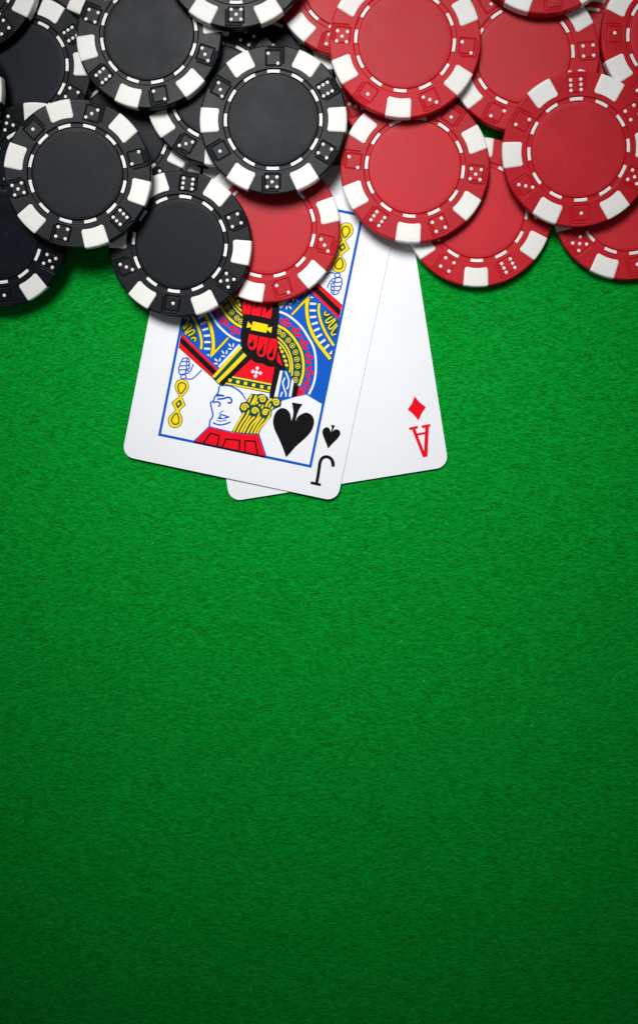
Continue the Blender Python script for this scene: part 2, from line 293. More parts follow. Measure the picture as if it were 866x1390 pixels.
('berry_wreath','red',3,'p',0,1,1,'12.49,-2.67 12.23,-2.48 12.06,-1.97 12.04,-1.33 12.19,-0.81 12.44,-0.61 12.7,-0.8 12.87,-1.31 12.89,-1.95 12.75,-2.47'),
('berry_wreath','red',3,'p',0,1,1,'14.74,-3.47 14.5,-3.68 13.96,-3.75 13.32,-3.63 12.84,-3.38 12.69,-3.1 12.93,-2.88 13.47,-2.82 14.11,-2.94 14.59,-3.18'),
('berry_wreath','red',3,'p',0,1,1,'7.71,3.22 7.69,2.92 7.52,2.66 7.23,2.52 6.92,2.54 6.66,2.71 6.52,2.98 6.54,3.29 6.71,3.55 6.99,3.69 7.31,3.67 7.57,3.5'),
('berry_wreath','red',3,'p',0,1,1,'11.37,1.18 11.35,0.87 11.18,0.61 10.9,0.47 10.59,0.49 10.33,0.66 10.19,0.93 10.21,1.24 10.38,1.5 10.66,1.64 10.97,1.62 11.23,1.45'),
('berry_wreath','red',3,'p',0,1,1,'14.33,-1.87 14.32,-2.18 14.14,-2.44 13.86,-2.57 13.55,-2.56 13.29,-2.39 13.15,-2.11 13.17,-1.8 13.34,-1.54 13.62,-1.4 13.93,-1.42 14.2,-1.59'),
('berry_wreath','red',3,'p',0,1,1,'14.56,-6.06 14.35,-5.82 14.3,-5.3 14.42,-4.68 14.68,-4.22 14.97,-4.08 15.18,-4.32 15.24,-4.84 15.11,-5.46 14.86,-5.92'),
('berry_wreath','red',3,'p',0,1,1,'16.45,-7.56 16.15,-7.69 15.63,-7.57 15.09,-7.25 14.73,-6.86 14.69,-6.54 14.99,-6.42 15.51,-6.54 16.05,-6.85 16.41,-7.24'),
('berry_wreath','red',3,'p',0,1,1,'16.57,-8.03 16.65,-8.34 16.46,-8.84 16.07,-9.33 15.62,-9.63 15.3,-9.63 15.22,-9.32 15.41,-8.82 15.81,-8.33 16.25,-8.03'),
('berry_wreath','red',3,'p',0,1,1,'16.81,-11.81 16.48,-11.83 16.03,-11.54 15.63,-11.05 15.43,-10.56 15.5,-10.25 15.83,-10.24 16.27,-10.53 16.68,-11.01 16.88,-11.5'),
('berry_wreath','red',3,'p',0,1,1,'16.83,-12.2 16.86,-12.52 16.6,-12.99 16.15,-13.42 15.66,-13.66 15.34,-13.61 15.31,-13.29 15.57,-12.82 16.03,-12.39 16.51,-12.15'),
('berry_wreath','red',3,'p',0,1,1,'16.17,-15.26 15.89,-15.34 15.53,-15.19 15.22,-14.88 15.1,-14.51 15.19,-14.24 15.47,-14.16 15.83,-14.3 16.13,-14.62 16.26,-14.98'),
('berry_wreath','red',3,'p',0,1,1,'16.45,-5.55 16.43,-5.85 16.26,-6.1 15.99,-6.23 15.69,-6.21 15.44,-6.05 15.3,-5.78 15.32,-5.48 15.49,-5.23 15.76,-5.1 16.06,-5.11 16.31,-5.28'),
('berry_wreath','red',3,'p',0,1,1,'17.45,-9.73 17.43,-10.03 17.26,-10.28 16.99,-10.42 16.69,-10.4 16.44,-10.23 16.3,-9.97 16.32,-9.67 16.49,-9.41 16.76,-9.28 17.06,-9.3 17.31,-9.46'),
('berry_wreath','red',3,'p',0,1,1,'17.23,-13.94 17.22,-14.24 17.05,-14.49 16.78,-14.63 16.48,-14.61 16.22,-14.44 16.09,-14.17 16.11,-13.87 16.27,-13.62 16.54,-13.49 16.85,-13.51 17.1,-13.67'),
('fern_sprigs','white',3,'p',0,1,1,'-6.85,-7.27 -7.1,-7.29 -7.49,-7.07 -7.8,-6.75 -7.83,-6.5 -7.58,-6.48 -7.19,-6.7 -6.89,-7.03'),
('fern_sprigs','white',3,'p',0,1,1,'-6.29,-7.3 -6.48,-7.14 -6.59,-6.71 -6.57,-6.27 -6.42,-6.07 -6.23,-6.23 -6.11,-6.66 -6.14,-7.1'),
('fern_sprigs','white',3,'p',0,1,1,'-6.41,-7.86 -6.59,-8.04 -7.03,-8.14 -7.48,-8.1 -7.67,-7.94 -7.49,-7.76 -7.05,-7.66 -6.61,-7.7'),
('fern_sprigs','white',3,'p',0,1,1,'-8.32,-9.63 -8.57,-9.65 -8.96,-9.43 -9.27,-9.1 -9.3,-8.85 -9.05,-8.83 -8.66,-9.05 -8.36,-9.38'),
('fern_sprigs','white',3,'p',0,1,1,'-7.77,-9.66 -7.95,-9.48 -8.04,-9.05 -8,-8.61 -7.84,-8.41 -7.66,-8.58 -7.56,-9.02 -7.61,-9.46'),
('fern_sprigs','white',3,'p',0,1,1,'-7.91,-10.26 -8.08,-10.44 -8.53,-10.54 -8.97,-10.5 -9.17,-10.34 -8.99,-10.16 -8.55,-10.06 -8.1,-10.1'),
('fern_sprigs','white',3,'p',0,1,1,'-9.8,-12.1 -10.05,-12.15 -10.46,-11.96 -10.79,-11.66 -10.85,-11.42 -10.6,-11.38 -10.19,-11.56 -9.86,-11.86'),
('fern_sprigs','white',3,'p',0,1,1,'-9.33,-12.11 -9.49,-11.92 -9.53,-11.48 -9.43,-11.04 -9.25,-10.87 -9.09,-11.06 -9.05,-11.5 -9.15,-11.94'),
('fern_sprigs','white',3,'p',0,1,1,'-9.5,-12.71 -9.66,-12.89 -10.1,-13.02 -10.55,-13 -10.75,-12.85 -10.59,-12.66 -10.15,-12.54 -9.7,-12.56'),
('cuff','white',3,'s',0.632,0,1,'-4.6,-6.22 -9.19,-13.56'),
('cuff','green',3,'p',0,1,1,'-4.39,-6.5 -1.82,-8.83 -7.76,-18.75 -10.44,-16.96'),
('cuff','yellow',4,'s',0.821,0,1,'-4.07,-6.71 -10.08,-16.63'),
('cuff','yellow',4,'s',1.095,0,1,'-2.53,-8.51 -8.64,-17.82'),
('cuff','black',5,'s',1.347,0,1,'-0.63,-8.37 -7.6,-18.18'),
('doublet','black',5,'p',0,1,1,'-5,-1.03 -4.88,-3.54 -4.47,-5.35 -3.57,-7.6 -2.52,-8.55 -1.37,-8.95 -0.34,-9.8 0.83,-10.3 1.88,-10.19 2.93,-10.08 4.1,-10.58 5.39,-10.63 6.4,-10.32 6.97,-11.05 9.78,-10.58 7.95,-7.47 6.18,-4.03 5.23,-1.48 5.04,1.01'),
('doublet','red',6,'p',0,1,1,'-2.57,-2.7 0.15,-2.73 0.24,-5.59 -0.17,-6.65 -0.96,-7.01 -1.9,-6.64 -2.52,-5.42'),
('doublet','red',6,'p',0,1,1,'0.47,-2.74 3.17,-2.68 3.15,-7.19 2.73,-8.13 1.79,-8.4 0.97,-8 0.47,-6.76'),
('doublet','red',6,'p',0,1,1,'3.42,-2.7 5.4,-2.47 6.04,-4.65 5.88,-7.61 5.64,-8.52 4.71,-8.78 3.79,-8.28 3.34,-6.91'),
('doublet','red',6,'p',0,1,1,'6.38,-5.85 7.32,-7.32 8.61,-9.74 6.95,-8.86 6.57,-8.2'),
('doublet','black',7,'p',0,1,1,'-0.67,-5.41 -0.69,-5.75 -0.89,-6.04 -1.2,-6.19 -1.54,-6.17 -1.83,-5.99 -1.99,-5.68 -1.96,-5.34 -1.77,-5.05 -1.46,-4.9 -1.11,-4.92 -0.83,-5.11'),
('doublet','black',7,'p',0,1,1,'-1.6,-5.16 -1.01,-3.72 -0.82,-5.15'),
('doublet','black',7,'p',0,1,1,'2.43,-6.97 2.41,-7.32 2.22,-7.6 1.91,-7.76 1.56,-7.74 1.27,-7.55 1.12,-7.24 1.14,-6.9 1.34,-6.61 1.65,-6.46 1.99,-6.48 2.28,-6.67'),
('doublet','black',7,'p',0,1,1,'1.5,-6.72 2.24,-4.16 2.29,-6.71'),
('doublet','black',7,'p',0,1,1,'5.33,-7.24 5.3,-7.58 5.11,-7.87 4.8,-8.02 4.46,-8 4.17,-7.81 4.01,-7.51 4.04,-7.16 4.23,-6.88 4.54,-6.72 4.88,-6.74 5.17,-6.93'),
('doublet','black',7,'p',0,1,1,'4.39,-6.99 5.08,-4.56 5.18,-6.97'),
('buckle','yellow',6,'p',0,1,0,'-2.21,0.97 2.17,0.89 2.15,-1.43 -2.33,-1.48'),
('buckle','yellow',6,'p',0,1,0,'-3.58,0.7 -2.3,-0.26 -2.36,-0.71 -3.63,-1.14'),
('buckle','yellow',6,'p',0,1,0,'3.45,0.54 3.5,-1.27 2.16,-0.5 2.22,0.05'),
('bodice','red',4,'p',0,1,1,'-1.02,-9 -4.64,-15.02 4.56,-14.94 6.57,-14.95 6.48,-10.31 5.74,-10.25 4.06,-10.38 2.91,-9.98 1.84,-9.99 0.77,-9.99 -0.42,-9.39'),
('bodice','black',4,'p',0,1,1,'6.36,-10.12 8.12,-10.92 7.9,-19.13 6.64,-19.39 6.49,-14.97'),
('bodice','white',6,'p',0,1,1,'2.1,-11.6 2.06,-11.9 1.85,-12.13 1.55,-12.19 1.26,-12.07 1.11,-11.8 1.15,-11.49 1.36,-11.27 1.66,-11.2 1.94,-11.33'),
('bodice','white',6,'s',0.421,0,1,'1.64,-12.87 1.6,-11.7'),
('bodice','white',6,'p',0,1,1,'1.08,-12.74 1.05,-13.05 0.84,-13.28 0.53,-13.34 0.25,-13.22 0.1,-12.95 0.13,-12.64 0.34,-12.41 0.65,-12.35 0.93,-12.48'),
('bodice','white',6,'s',0.421,0,1,'1.64,-12.87 0.59,-12.85'),
('bodice','white',6,'p',0,1,1,'3.23,-12.78 3.19,-13.08 2.98,-13.31 2.67,-13.37 2.39,-13.25 2.24,-12.98 2.28,-12.67 2.49,-12.44 2.79,-12.38 3.07,-12.51'),
('bodice','white',6,'s',0.421,0,1,'1.64,-12.87 2.73,-12.88'),
('bodice','white',6,'p',0,1,1,'2.08,-13.85 2.04,-14.16 1.83,-14.39 1.53,-14.45 1.25,-14.32 1.09,-14.06 1.13,-13.75 1.34,-13.52 1.64,-13.46 1.93,-13.58'),
('bodice','white',6,'s',0.421,0,1,'1.64,-12.87 1.59,-13.95'),
('bodice','green',4,'p',0,1,1,'-4.43,-15.04 6.49,-14.97 6.52,-17.93 -6.83,-18.02'),
('bodice','yellow',5,'s',0.442,0,1,'-4.87,-15.52 6.42,-15.34'),
('bodice','yellow',5,'s',0.421,0,1,'-6.39,-17.66 6.46,-17.45'),
('bodice','yellow',5,'s',0.884,0,1,'-5.76,-16.6 -4.82,-16.6'),
('bodice','yellow',5,'s',0.884,0,1,'-3.49,-16.57 -2.54,-16.57'),
('bodice','yellow',5,'s',0.884,0,1,'-1.25,-16.54 -0.31,-16.54'),
('bodice','yellow',5,'s',0.884,0,1,'1.09,-16.55 2.03,-16.55'),
('bodice','yellow',5,'s',0.884,0,1,'3.44,-16.55 4.39,-16.55'),
('bodice','yellow',5,'s',0.884,0,1,'5.62,-16.46 6.39,-16.47'),
('ribbon','white',3,'p',0,1,1,'7.89,-11.12 8.84,-10.93 8.94,-18.49 7.92,-18.64'),
('ribbon','white',3,'p',0,1,1,'11.84,-12.7 12.55,-13.24 12.71,-17.61 11.96,-17.77'),
('ribbon','white',3,'s',0.421,0,1,'9.64,-11 9.91,-11.38 10.3,-11.93 10.7,-12.53 10.99,-13.07 11.15,-13.54 11.24,-13.99 11.27,-14.4 11.28,-14.77 11.25,-15.09 11.17,-15.38 11.07,-15.61 11.01,-15.77'),
('ribbon','white',3,'s',0.421,0,1,'9.87,-12.71 9.79,-12.97 9.66,-13.33 9.55,-13.75 9.54,-14.15 9.64,-14.55 9.83,-14.97 10.05,-15.39 10.26,-15.77 10.46,-16.11 10.67,-16.42 10.86,-16.71 11.01,-16.99 11.09,-17.26 11.13,-17.54 11.15,-17.77 11.16,-17.93'),
('ribbon','white',3,'s',0.421,0,1,'9.92,-16.78 9.7,-18.24'),
('ribbon','black',4,'p',0,1,1,'12.55,-13.44 14.28,-14.45 14.2,-17.15 12.79,-17.7'),
('ribbon','red',4,'p',0,1,1,'14.19,-14.53 16.34,-15.85 14.21,-17.21'),
('face','blue',2,'s',0.442,0,1,'-8.01,-18.91 -7.97,-19.2 -7.91,-19.61 -7.88,-20.08 -7.91,-20.53 -8.06,-20.97 -8.29,-21.43 -8.52,-21.86 -8.69,-22.24 -8.73,-22.52 -8.71,-22.74 -8.69,-22.93 -8.73,-23.13 -8.9,-23.33 -9.14,-23.51 -9.36,-23.7 -9.46,-23.95 -9.42,-24.26 -9.28,-24.62 -9.09,-25 -8.91,-25.39 -8.72,-25.79 -8.51,-26.23 -8.31,-26.65 -8.18,-27.01 -8.12,-27.3 -8.12,-27.54 -8.16,-27.76 -8.21,-27.99 -8.29,-28.22 -8.41,-28.44 -8.53,-28.67 -8.6,-28.96 -8.6,-29.37 -8.57,-29.86 -8.52,-30.32 -8.49,-30.63'),
('face','blue',2,'s',0.463,0,1,'-7.9,-18.65 -7.44,-18.54 -6.78,-18.37 -6.06,-18.22 -5.42,-18.14 -4.87,-18.16 -4.36,-18.23 -3.86,-18.35 -3.36,-18.5 -2.85,-18.68 -2.35,-18.9 -1.86,-19.16 -1.38,-19.47 -0.88,-19.88 -0.37,-20.38 0.08,-20.85 0.39,-21.17'),
('face','white',2,'p',0,1,1,'-1.23,-19.24 1.26,-19.28 0.45,-21.16'),
('face','blue',2,'s',0.568,0,1,'-8.35,-21.34 -6.08,-21.27'),
('face','blue',2,'p',0,1,1,'-8.1,-21.09 -8.23,-21.96 -7,-21.65'),
('face','blue',2,'s',0.526,0,1,'-7.81,-22.53 -7.52,-22.45 -7.1,-22.35 -6.64,-22.22 -6.21,-22.08 -5.83,-21.9 -5.45,-21.67 -5.09,-21.48 -4.76,-21.39 -4.46,-21.43 -4.17,-21.56 -3.93,-21.74 -3.76,-21.93 -3.68,-22.15 -3.68,-22.41 -3.73,-22.66 -3.84,-22.83 -4.03,-22.9 -4.3,-22.91 -4.58,-22.89 -4.76,-22.88'),
('face','blue',2,'s',0.463,0,1,'-8.86,-23.77 -8.62,-23.66 -8.27,-23.49 -7.89,-23.34 -7.57,-23.27 -7.29,-23.29 -7.02,-23.38 -6.81,-23.51 -6.69,-23.68 -6.7,-23.9 -6.82,-24.17 -6.96,-24.44 -7.06,-24.62'),
('face','blue',2,'s',0.274,0,1,'-5.38,-25.37 -6.2,-26.16 -6.46,-26.66'),
('face','blue',2,'p',0,1,1,'-6.87,-27.94 -6.31,-27.42 -6.12,-26.58 -5.53,-26.37 -3.08,-26.75 -4.48,-27.58 -5.74,-28.02'),
('face','white',3,'p',0,1,1,'-5.84,-27.5 -5.72,-26.77 -4.38,-26.98 -4.95,-27.5'),
('face','blue',2,'s',0.253,0,1,'-6.89,-28.52 -5.64,-28.53 -4.07,-27.85'),
('face','blue',2,'s',0.421,0,1,'-7.71,-29.36 -7.38,-29.42 -6.89,-29.51 -6.36,-29.59 -5.87,-29.6 -5.43,-29.52 -5,-29.38 -4.59,-29.21 -4.19,-29.03 -3.79,-28.8 -3.4,-28.54 -3.05,-28.29 -2.81,-28.12'),
('face','blue',2,'s',0.337,0,1,'-8.57,-30.65 -1.79,-30.93'),
('cap','red',2,'p',0,1,1,'-8.56,-30.69 -1.79,-30.97 5.84,-29.96 9.03,-35.79 -12.05,-35.74'),
('cap','black',3,'s',0.442,0,1,'-9.17,-35.54 -7.78,-32.4 -5.12,-32.65 -5.22,-35.52'),
('cap','black',3,'s',0.442,0,1,'-3.65,-35.5 -3.14,-33.13 0.84,-32.69 1.23,-35.51'),
('cap','black',3,'s',0.442,0,1,'2.94,-35.55 2.33,-32.52 5.14,-32.02 6.62,-35.58'),
('cap','black',3,'s',0.505,0,1,'-12.03,-35.83 8.91,-35.86'),
('cap','blue',3,'s',0.316,0,1,'-8.57,-30.65 -12.13,-35.8'),
('cap','blue',3,'s',0.358,0,1,'5.84,-29.96 9.16,-35.76'),
('hair','blue',3,'p',0,1,1,'-2,-30.9 -0.12,-25.24 -1.17,-23.98 -1.02,-22.27 0.41,-21.48 1.31,-19.04 2.96,-18.89 4.44,-18.39 6.04,-18.95 6.71,-19.79 8.41,-18.46 10.22,-19.07 10.4,-20.9 9.09,-21.76 8.16,-22.54 8.28,-24.09 7.24,-26.27 6.15,-28.27 5.87,-30.11 1.98,-30.72'),
('hair','green',4,'p',0,1,1,'-1.92,-30.8 -0.06,-25.22 -1.1,-23.98 -0.95,-22.3 0.46,-21.53 1.34,-19.12 2.97,-18.97 4.43,-18.48 6,-19.03 6.66,-19.86 8.34,-18.54 10.12,-19.14 10.3,-20.94 9.01,-21.79 8.09,-22.56 8.21,-24.09 7.18,-26.24 6.12,-28.21 5.84,-30.02 2.01,-30.62'),
('hair','yellow',5,'s',0.505,0,1,'-1.43,-30.58 -1.28,-30.09 -1.08,-29.38 -0.84,-28.58 -0.6,-27.8 -0.32,-26.98 -0.01,-26.09 0.27,-25.28 0.47,-24.72'),
('hair','yellow',5,'s',0.505,0,1,'-0.43,-30.57 -0.29,-30.06 -0.08,-29.33 0.16,-28.52 0.4,-27.79 0.65,-27.15 0.94,-26.53 1.2,-25.95 1.41,-25.41 1.52,-24.92 1.58,-24.45 1.61,-24.06 1.63,-23.79'),
('hair','yellow',5,'s',0.505,0,1,'0.54,-30.47 0.69,-29.98 0.9,-29.28 1.14,-28.51 1.39,-27.78 1.66,-27.08 1.96,-26.35 2.23,-25.7 2.42,-25.24'),
('hair','yellow',5,'s',0.505,0,1,'1.42,-30.38 1.57,-29.83 1.78,-29.02 2.03,-28.15 2.3,-27.4 2.62,-26.75 2.99,-26.14 3.32,-25.63 3.56,-25.26'),
('hair','yellow',5,'s',0.505,0,1,'2.49,-30.26 2.63,-29.77 2.83,-29.06 3.07,-28.28 3.33,-27.58 3.64,-26.97 4,-26.39 4.34,-25.85 4.57,-25.35 4.66,-24.87 4.65,-24.42 4.61,-24.04 4.58,-23.77'),
('hair','yellow',5,'s',0.505,0,1,'3.55,-30.1 3.67,-29.6 3.84,-28.89 4.06,-28.1 4.29,-27.38 4.57,-26.7 4.9,-26.01 5.21,-25.4 5.42,-24.97'),
('hair','yellow',5,'s',0.505,0,1,'4.51,-29.98 4.61,-29.55 4.74,-28.94 4.91,-28.25 5.12,-27.6 5.42,-26.94 5.78,-26.24 6.12,-25.61 6.36,-25.18'),
('hair','yellow',5,'s',0.505,0,1,'5.37,-29.8 5.42,-29.48 5.49,-29.02 5.61,-28.49 5.79,-27.95 6.09,-27.39 6.49,-26.79 6.88,-26.17 7.2,-25.59 7.41,-25.03 7.58,-24.47 7.68,-23.96 7.7,-23.52 7.62,-23.16 7.43,-22.86 7.23,-22.63 7.09,-22.46'),
('hair','yellow',5,'s',0.484,0,1,'1.56,-19.32 1.1,-21.64'),
('hair','yellow',5,'s',0.484,0,1,'2.87,-19.21 1.99,-22.14'),
('hair','yellow',5,'s',0.505,0,1,'3.76,-19.42 3.6,-19.66 3.37,-20.01 3.13,-20.4 2.94,-20.76 2.84,-21.12 2.77,-21.48 2.73,-21.81 2.71,-22.03'),
('hair','yellow',5,'s',0.484,0,1,'3.61,-20.92 3.42,-21.65'),
('hair','yellow',5,'s',0.484,0,1,'4.49,-21.53 4.29,-22.02'),
('hair','yellow',5,'s',0.484,0,1,'5.38,-21.54 5.06,-22.59'),
('hair','yellow',5,'s',0.505,0,1,'7.39,-19.26 7.23,-19.46 6.99,-19.75 6.74,-20.08 6.54,-20.42 6.4,-20.79 6.29,-21.22 6.2,-21.6 6.14,-21.87'),
('hair','yellow',5,'s',0.484,0,1,'7.39,-20.73 7.03,-21.85'),
('hair','yellow',5,'s',0.484,0,1,'8.14,-21.46 7.85,-22.31'),
('hair','green',6,'p',0,1,1,'1.69,-22.99 1.69,-23.55 1.48,-24.07 1.08,-24.46 0.56,-24.68 0,-24.69 -0.52,-24.48 -0.92,-24.09 -1.13,-23.57 -1.13,-23.02 -0.92,-22.5 -0.52,-22.1 -0,-21.89 0.56,-21.88 1.08,-22.09 1.47,-22.48'),
('hair','yellow',7,'s',0.411,0,1,'1.35,-23.06 1.15,-22.7 0.84,-22.45 0.47,-22.34 0.1,-22.38 -0.21,-22.55 -0.42,-22.82 -0.51,-23.12 -0.47,-23.43 -0.33,-23.68 -0.11,-23.85 0.14,-23.91 0.39,-23.87 0.58,-23.75 0.71,-23.58 0.75,-23.38 0.71,-23.21 0.62,-23.07 0.49,-22.99 0.35,-22.97 0.23,-23.01 0.15,-23.08 0.12,-23.17 0.13,-23.25 0.16,-23.3 0.21,-23.32'),
('hair','green',6,'p',0,1,1,'4.7,-23.35 4.7,-23.9 4.49,-24.4 4.11,-24.79 3.6,-25 3.06,-25 2.55,-24.8 2.17,-24.42 1.96,-23.92 1.96,-23.38 2.16,-22.88 2.55,-22.49 3.05,-22.28 3.6,-22.27 4.1,-22.47 4.49,-22.85'),
('hair','yellow',7,'s',0.411,0,1,'4.36,-23.79 4.31,-23.39 4.11,-23.06 3.81,-22.84 3.47,-22.76 3.13,-22.81 2.85,-22.98 2.67,-23.23 2.6,-23.52 2.65,-23.8 2.79,-24.02 3,-24.16 3.23,-24.21 3.45,-24.16 3.62,-24.05 3.72,-23.88 3.75,-23.71 3.71,-23.55 3.62,-23.44 3.5,-23.38 3.38,-23.37 3.28,-23.41 3.22,-23.48 3.2,-23.55 3.21,-23.62 3.25,-23.65'),
('hair','green',6,'p',0,1,1,'7.62,-23.18 7.62,-23.68 7.43,-24.14 7.08,-24.49 6.62,-24.69 6.12,-24.69 5.65,-24.51 5.3,-24.16 5.11,-23.7 5.1,-23.2 5.29,-22.74 5.65,-22.39 6.11,-22.2 6.61,-22.19 7.07,-22.38 7.42,-22.72'),
('hair','yellow',7,'s',0.411,0,1,'7.16,-22.95 6.89,-22.72 6.57,-22.61 6.24,-22.63 5.95,-22.77 5.75,-22.99 5.66,-23.27 5.68,-23.54 5.79,-23.78 5.99,-23.94 6.21,-24.01 6.44,-23.99 6.62,-23.89 6.75,-23.73 6.8,-23.56 6.78,-23.38 6.7,-23.25 6.58,-23.16 6.45,-23.14 6.33,-23.16 6.24,-23.23 6.19,-23.31 6.19,-23.39 6.22,-23.46 6.26,-23.5 6.31,-23.5'),
('hair','green',6,'p',0,1,1,'6.17,-19.67 6.17,-20.22 5.96,-20.74 5.56,-21.14 5.04,-21.35 4.48,-21.36 3.97,-21.15 3.57,-20.76 3.35,-20.25 3.35,-19.69 3.57,-19.18 3.96,-18.78 4.48,-18.56 5.04,-18.56 5.55,-18.77 5.95,-19.16'),
('hair','yellow',7,'s',0.411,0,1,'3.69,-19.8 3.86,-19.43 4.16,-19.16 4.52,-19.03 4.89,-19.05 5.21,-19.2 5.43,-19.45 5.54,-19.75 5.52,-20.06 5.39,-20.31 5.18,-20.49 4.93,-20.57 4.68,-20.55 4.48,-20.44 4.35,-20.28 4.3,-20.09 4.32,-19.91 4.41,-19.76 4.54,-19.68 4.67,-19.65 4.79,-19.68 4.88,-19.75 4.92,-19.83 4.91,-19.91 4.88,-19.97 4.83,-19.99'),
('hair','green',6,'p',0,1,1,'10.16,-19.82 10.16,-20.38 9.95,-20.9 9.55,-21.29 9.04,-21.51 8.48,-21.52 7.96,-21.31 7.56,-20.92 7.35,-20.41 7.35,-19.85 7.56,-19.33 7.95,-18.94 8.47,-18.72 9.03,-18.72 9.54,-18.92 9.94,-19.31'),
('hair','yellow',7,'s',0.411,0,1,'7.68,-19.96 7.86,-19.59 8.15,-19.32 8.52,-19.19 8.88,-19.21 9.2,-19.36 9.43,-19.61 9.53,-19.91 9.51,-20.21 9.38,-20.47 9.17,-20.65 8.92,-20.73 8.68,-20.71 8.47,-20.6 8.34,-20.43 8.29,-20.24 8.32,-20.06 8.4,-19.92 8.53,-19.84 8.67,-19.81 8.78,-19.84 8.87,-19.91 8.91,-19.99 8.9,-20.07 8.87,-20.13 8.82,-20.15'),
('chain','green',2,'s',0.4,1,1,'-18.35,-23.92 -18.67,-23.63 -19.08,-23.22 -19.51,-22.76 -19.83,-22.36 -20.04,-22.04 -20.17,-21.75 -20.26,-21.46 -20.29,-21.17 -20.29,-20.84 -20.23,-20.5 -20.13,-20.17 -19.97,-19.89 -19.74,-19.66 -19.45,-19.45 -19.13,-19.29 -18.8,-19.19 -18.46,-19.15 -18.11,-19.17 -17.76,-19.24 -17.46,-19.38 -17.2,-19.58 -16.96,-19.86 -16.78,-20.17 -16.66,-20.5 -16.61,-20.84 -16.61,-21.2 -16.68,-21.59 -16.81,-22 -17.06,-22.5 -17.4,-23.05 -17.74,-23.56 -18,-23.92 -18.12,-24.09 -18.16,-24.14 -18.21,-24.08'),
('chain','yellow',3,'p',0,1,1,'-18.35,-23.92 -18.67,-23.63 -19.08,-23.22 -19.51,-22.76 -19.83,-22.36 -20.04,-22.04 -20.17,-21.75 -20.26,-21.46 -20.29,-21.17 -20.29,-20.84 -20.23,-20.5 -20.13,-20.17 -19.97,-19.89 -19.74,-19.66 -19.45,-19.45 -19.13,-19.29 -18.8,-19.19 -18.46,-19.15 -18.11,-19.17 -17.76,-19.24 -17.46,-19.38 -17.2,-19.58 -16.96,-19.86 -16.78,-20.17 -16.66,-20.5 -16.61,-20.84 -16.61,-21.2 -16.68,-21.59 -16.81,-22 -17.06,-22.5 -17.4,-23.05 -17.74,-23.56 -18,-23.92 -18.12,-24.09 -18.16,-24.14 -18.21,-24.08'),
('chain','green',2,'s',0.4,1,1,'-18.51,-24.02 -20.25,-26.16 -18.71,-28.04 -18,-28.06 -16.54,-26 -18.01,-23.89'),
('chain','yellow',3,'p',0,1,1,'-18.51,-24.02 -20.25,-26.16 -18.71,-28.04 -18,-28.06 -16.54,-26 -18.01,-23.89'),
('chain','green',2,'s',0.4,1,1,'-18.5,-27.96 -18.85,-28.34 -19.3,-28.89 -19.75,-29.5 -20.07,-30.01 -20.23,-30.42 -20.29,-30.77 -20.29,-31.11 -20.22,-31.43 -20.1,-31.78 -19.92,-32.14 -19.68,-32.45 -19.42,-32.69 -19.1,-32.83 -18.74,-32.92 -18.37,-32.93 -18.01,-32.88 -17.67,-32.75 -17.33,-32.56 -17.02,-32.31 -16.79,-32.02 -16.63,-31.68 -16.54,-31.29 -16.51,-30.88 -16.53,-30.49 -16.62,-30.12 -16.77,-29.75 -16.97,-29.39 -17.16,-29.07 -17.37,-28.76 -17.59,-28.46 -17.82,-28.21 -18.01,-28.03 -18.13,-27.9 -18.21,-27.8 -18.31,-27.81'),
('chain','yellow',3,'p',0,1,1,'-18.5,-27.96 -18.85,-28.34 -19.3,-28.89 -19.75,-29.5 -20.07,-30.01 -20.23,-30.42 -20.29,-30.77 -20.29,-31.11 -20.22,-31.43 -20.1,-31.78 -19.92,-32.14 -19.68,-32.45 -19.42,-32.69 -19.1,-32.83 -18.74,-32.92 -18.37,-32.93 -18.01,-32.88 -17.67,-32.75 -17.33,-32.56 -17.02,-32.31 -16.79,-32.02 -16.63,-31.68 -16.54,-31.29 -16.51,-30.88 -16.53,-30.49 -16.62,-30.12 -16.77,-29.75 -16.97,-29.39 -17.16,-29.07 -17.37,-28.76 -17.59,-28.46 -17.82,-28.21 -18.01,-28.03 -18.13,-27.9 -18.21,-27.8 -18.31,-27.81'),
('chain','green',4,'s',0.358,1,1,'-18.44,-23.15 -18.67,-23 -18.93,-22.67 -19.17,-22.27 -19.34,-21.92 -19.45,-21.61 -19.5,-21.29 -19.5,-21 -19.45,-20.73 -19.34,-20.5 -19.16,-20.3 -18.94,-20.14 -18.72,-20.03 -18.47,-20 -18.19,-20.02 -17.91,-20.09 -17.69,-20.2 -17.53,-20.34 -17.41,-20.53 -17.33,-20.75 -17.3,-20.98 -17.33,-21.23 -17.41,-21.52 -17.53,-21.81 -17.67,-22.09 -17.83,-22.41 -18.02,-22.76 -18.23,-23.04'),
('chain','green',4,'s',0.358,1,1,'-18.42,-28.86 -18.69,-29.05 -18.97,-29.48 -19.22,-29.97 -19.38,-30.39 -19.44,-30.71 -19.43,-31 -19.36,-31.26 -19.23,-31.49 -19.04,-31.69 -18.79,-31.86 -18.51,-31.98 -18.25,-32.03 -18.01,-31.98 -17.75,-31.85 -17.53,-31.67 -17.39,-31.45 -17.32,-31.18 -17.31,-30.85 -17.36,-30.51 -17.47,-30.17 -17.64,-29.78 -17.89,-29.34 -18.16,-28.99'),
('chain','green',4,'p',0,1,1,'-18.19,-24.75 -19.38,-26.15 -18.38,-27.49 -17.32,-25.99'),
('chain','yellow',5,'p',0,1,1,'-18.41,-25.56 -18.86,-26.1 -18.36,-26.69 -17.89,-26.07'),
('hand','blue',2,'s',0.358,0,1,'-18.26,-12.72 -18.53,-12.8 -18.93,-12.93 -19.34,-13.07 -19.63,-13.24 -19.79,-13.45 -19.88,-13.69 -19.89,-13.92 -19.82,-14.07 -19.59,-14.1 -19.23,-14.05 -18.87,-13.99 -18.62,-13.94'),
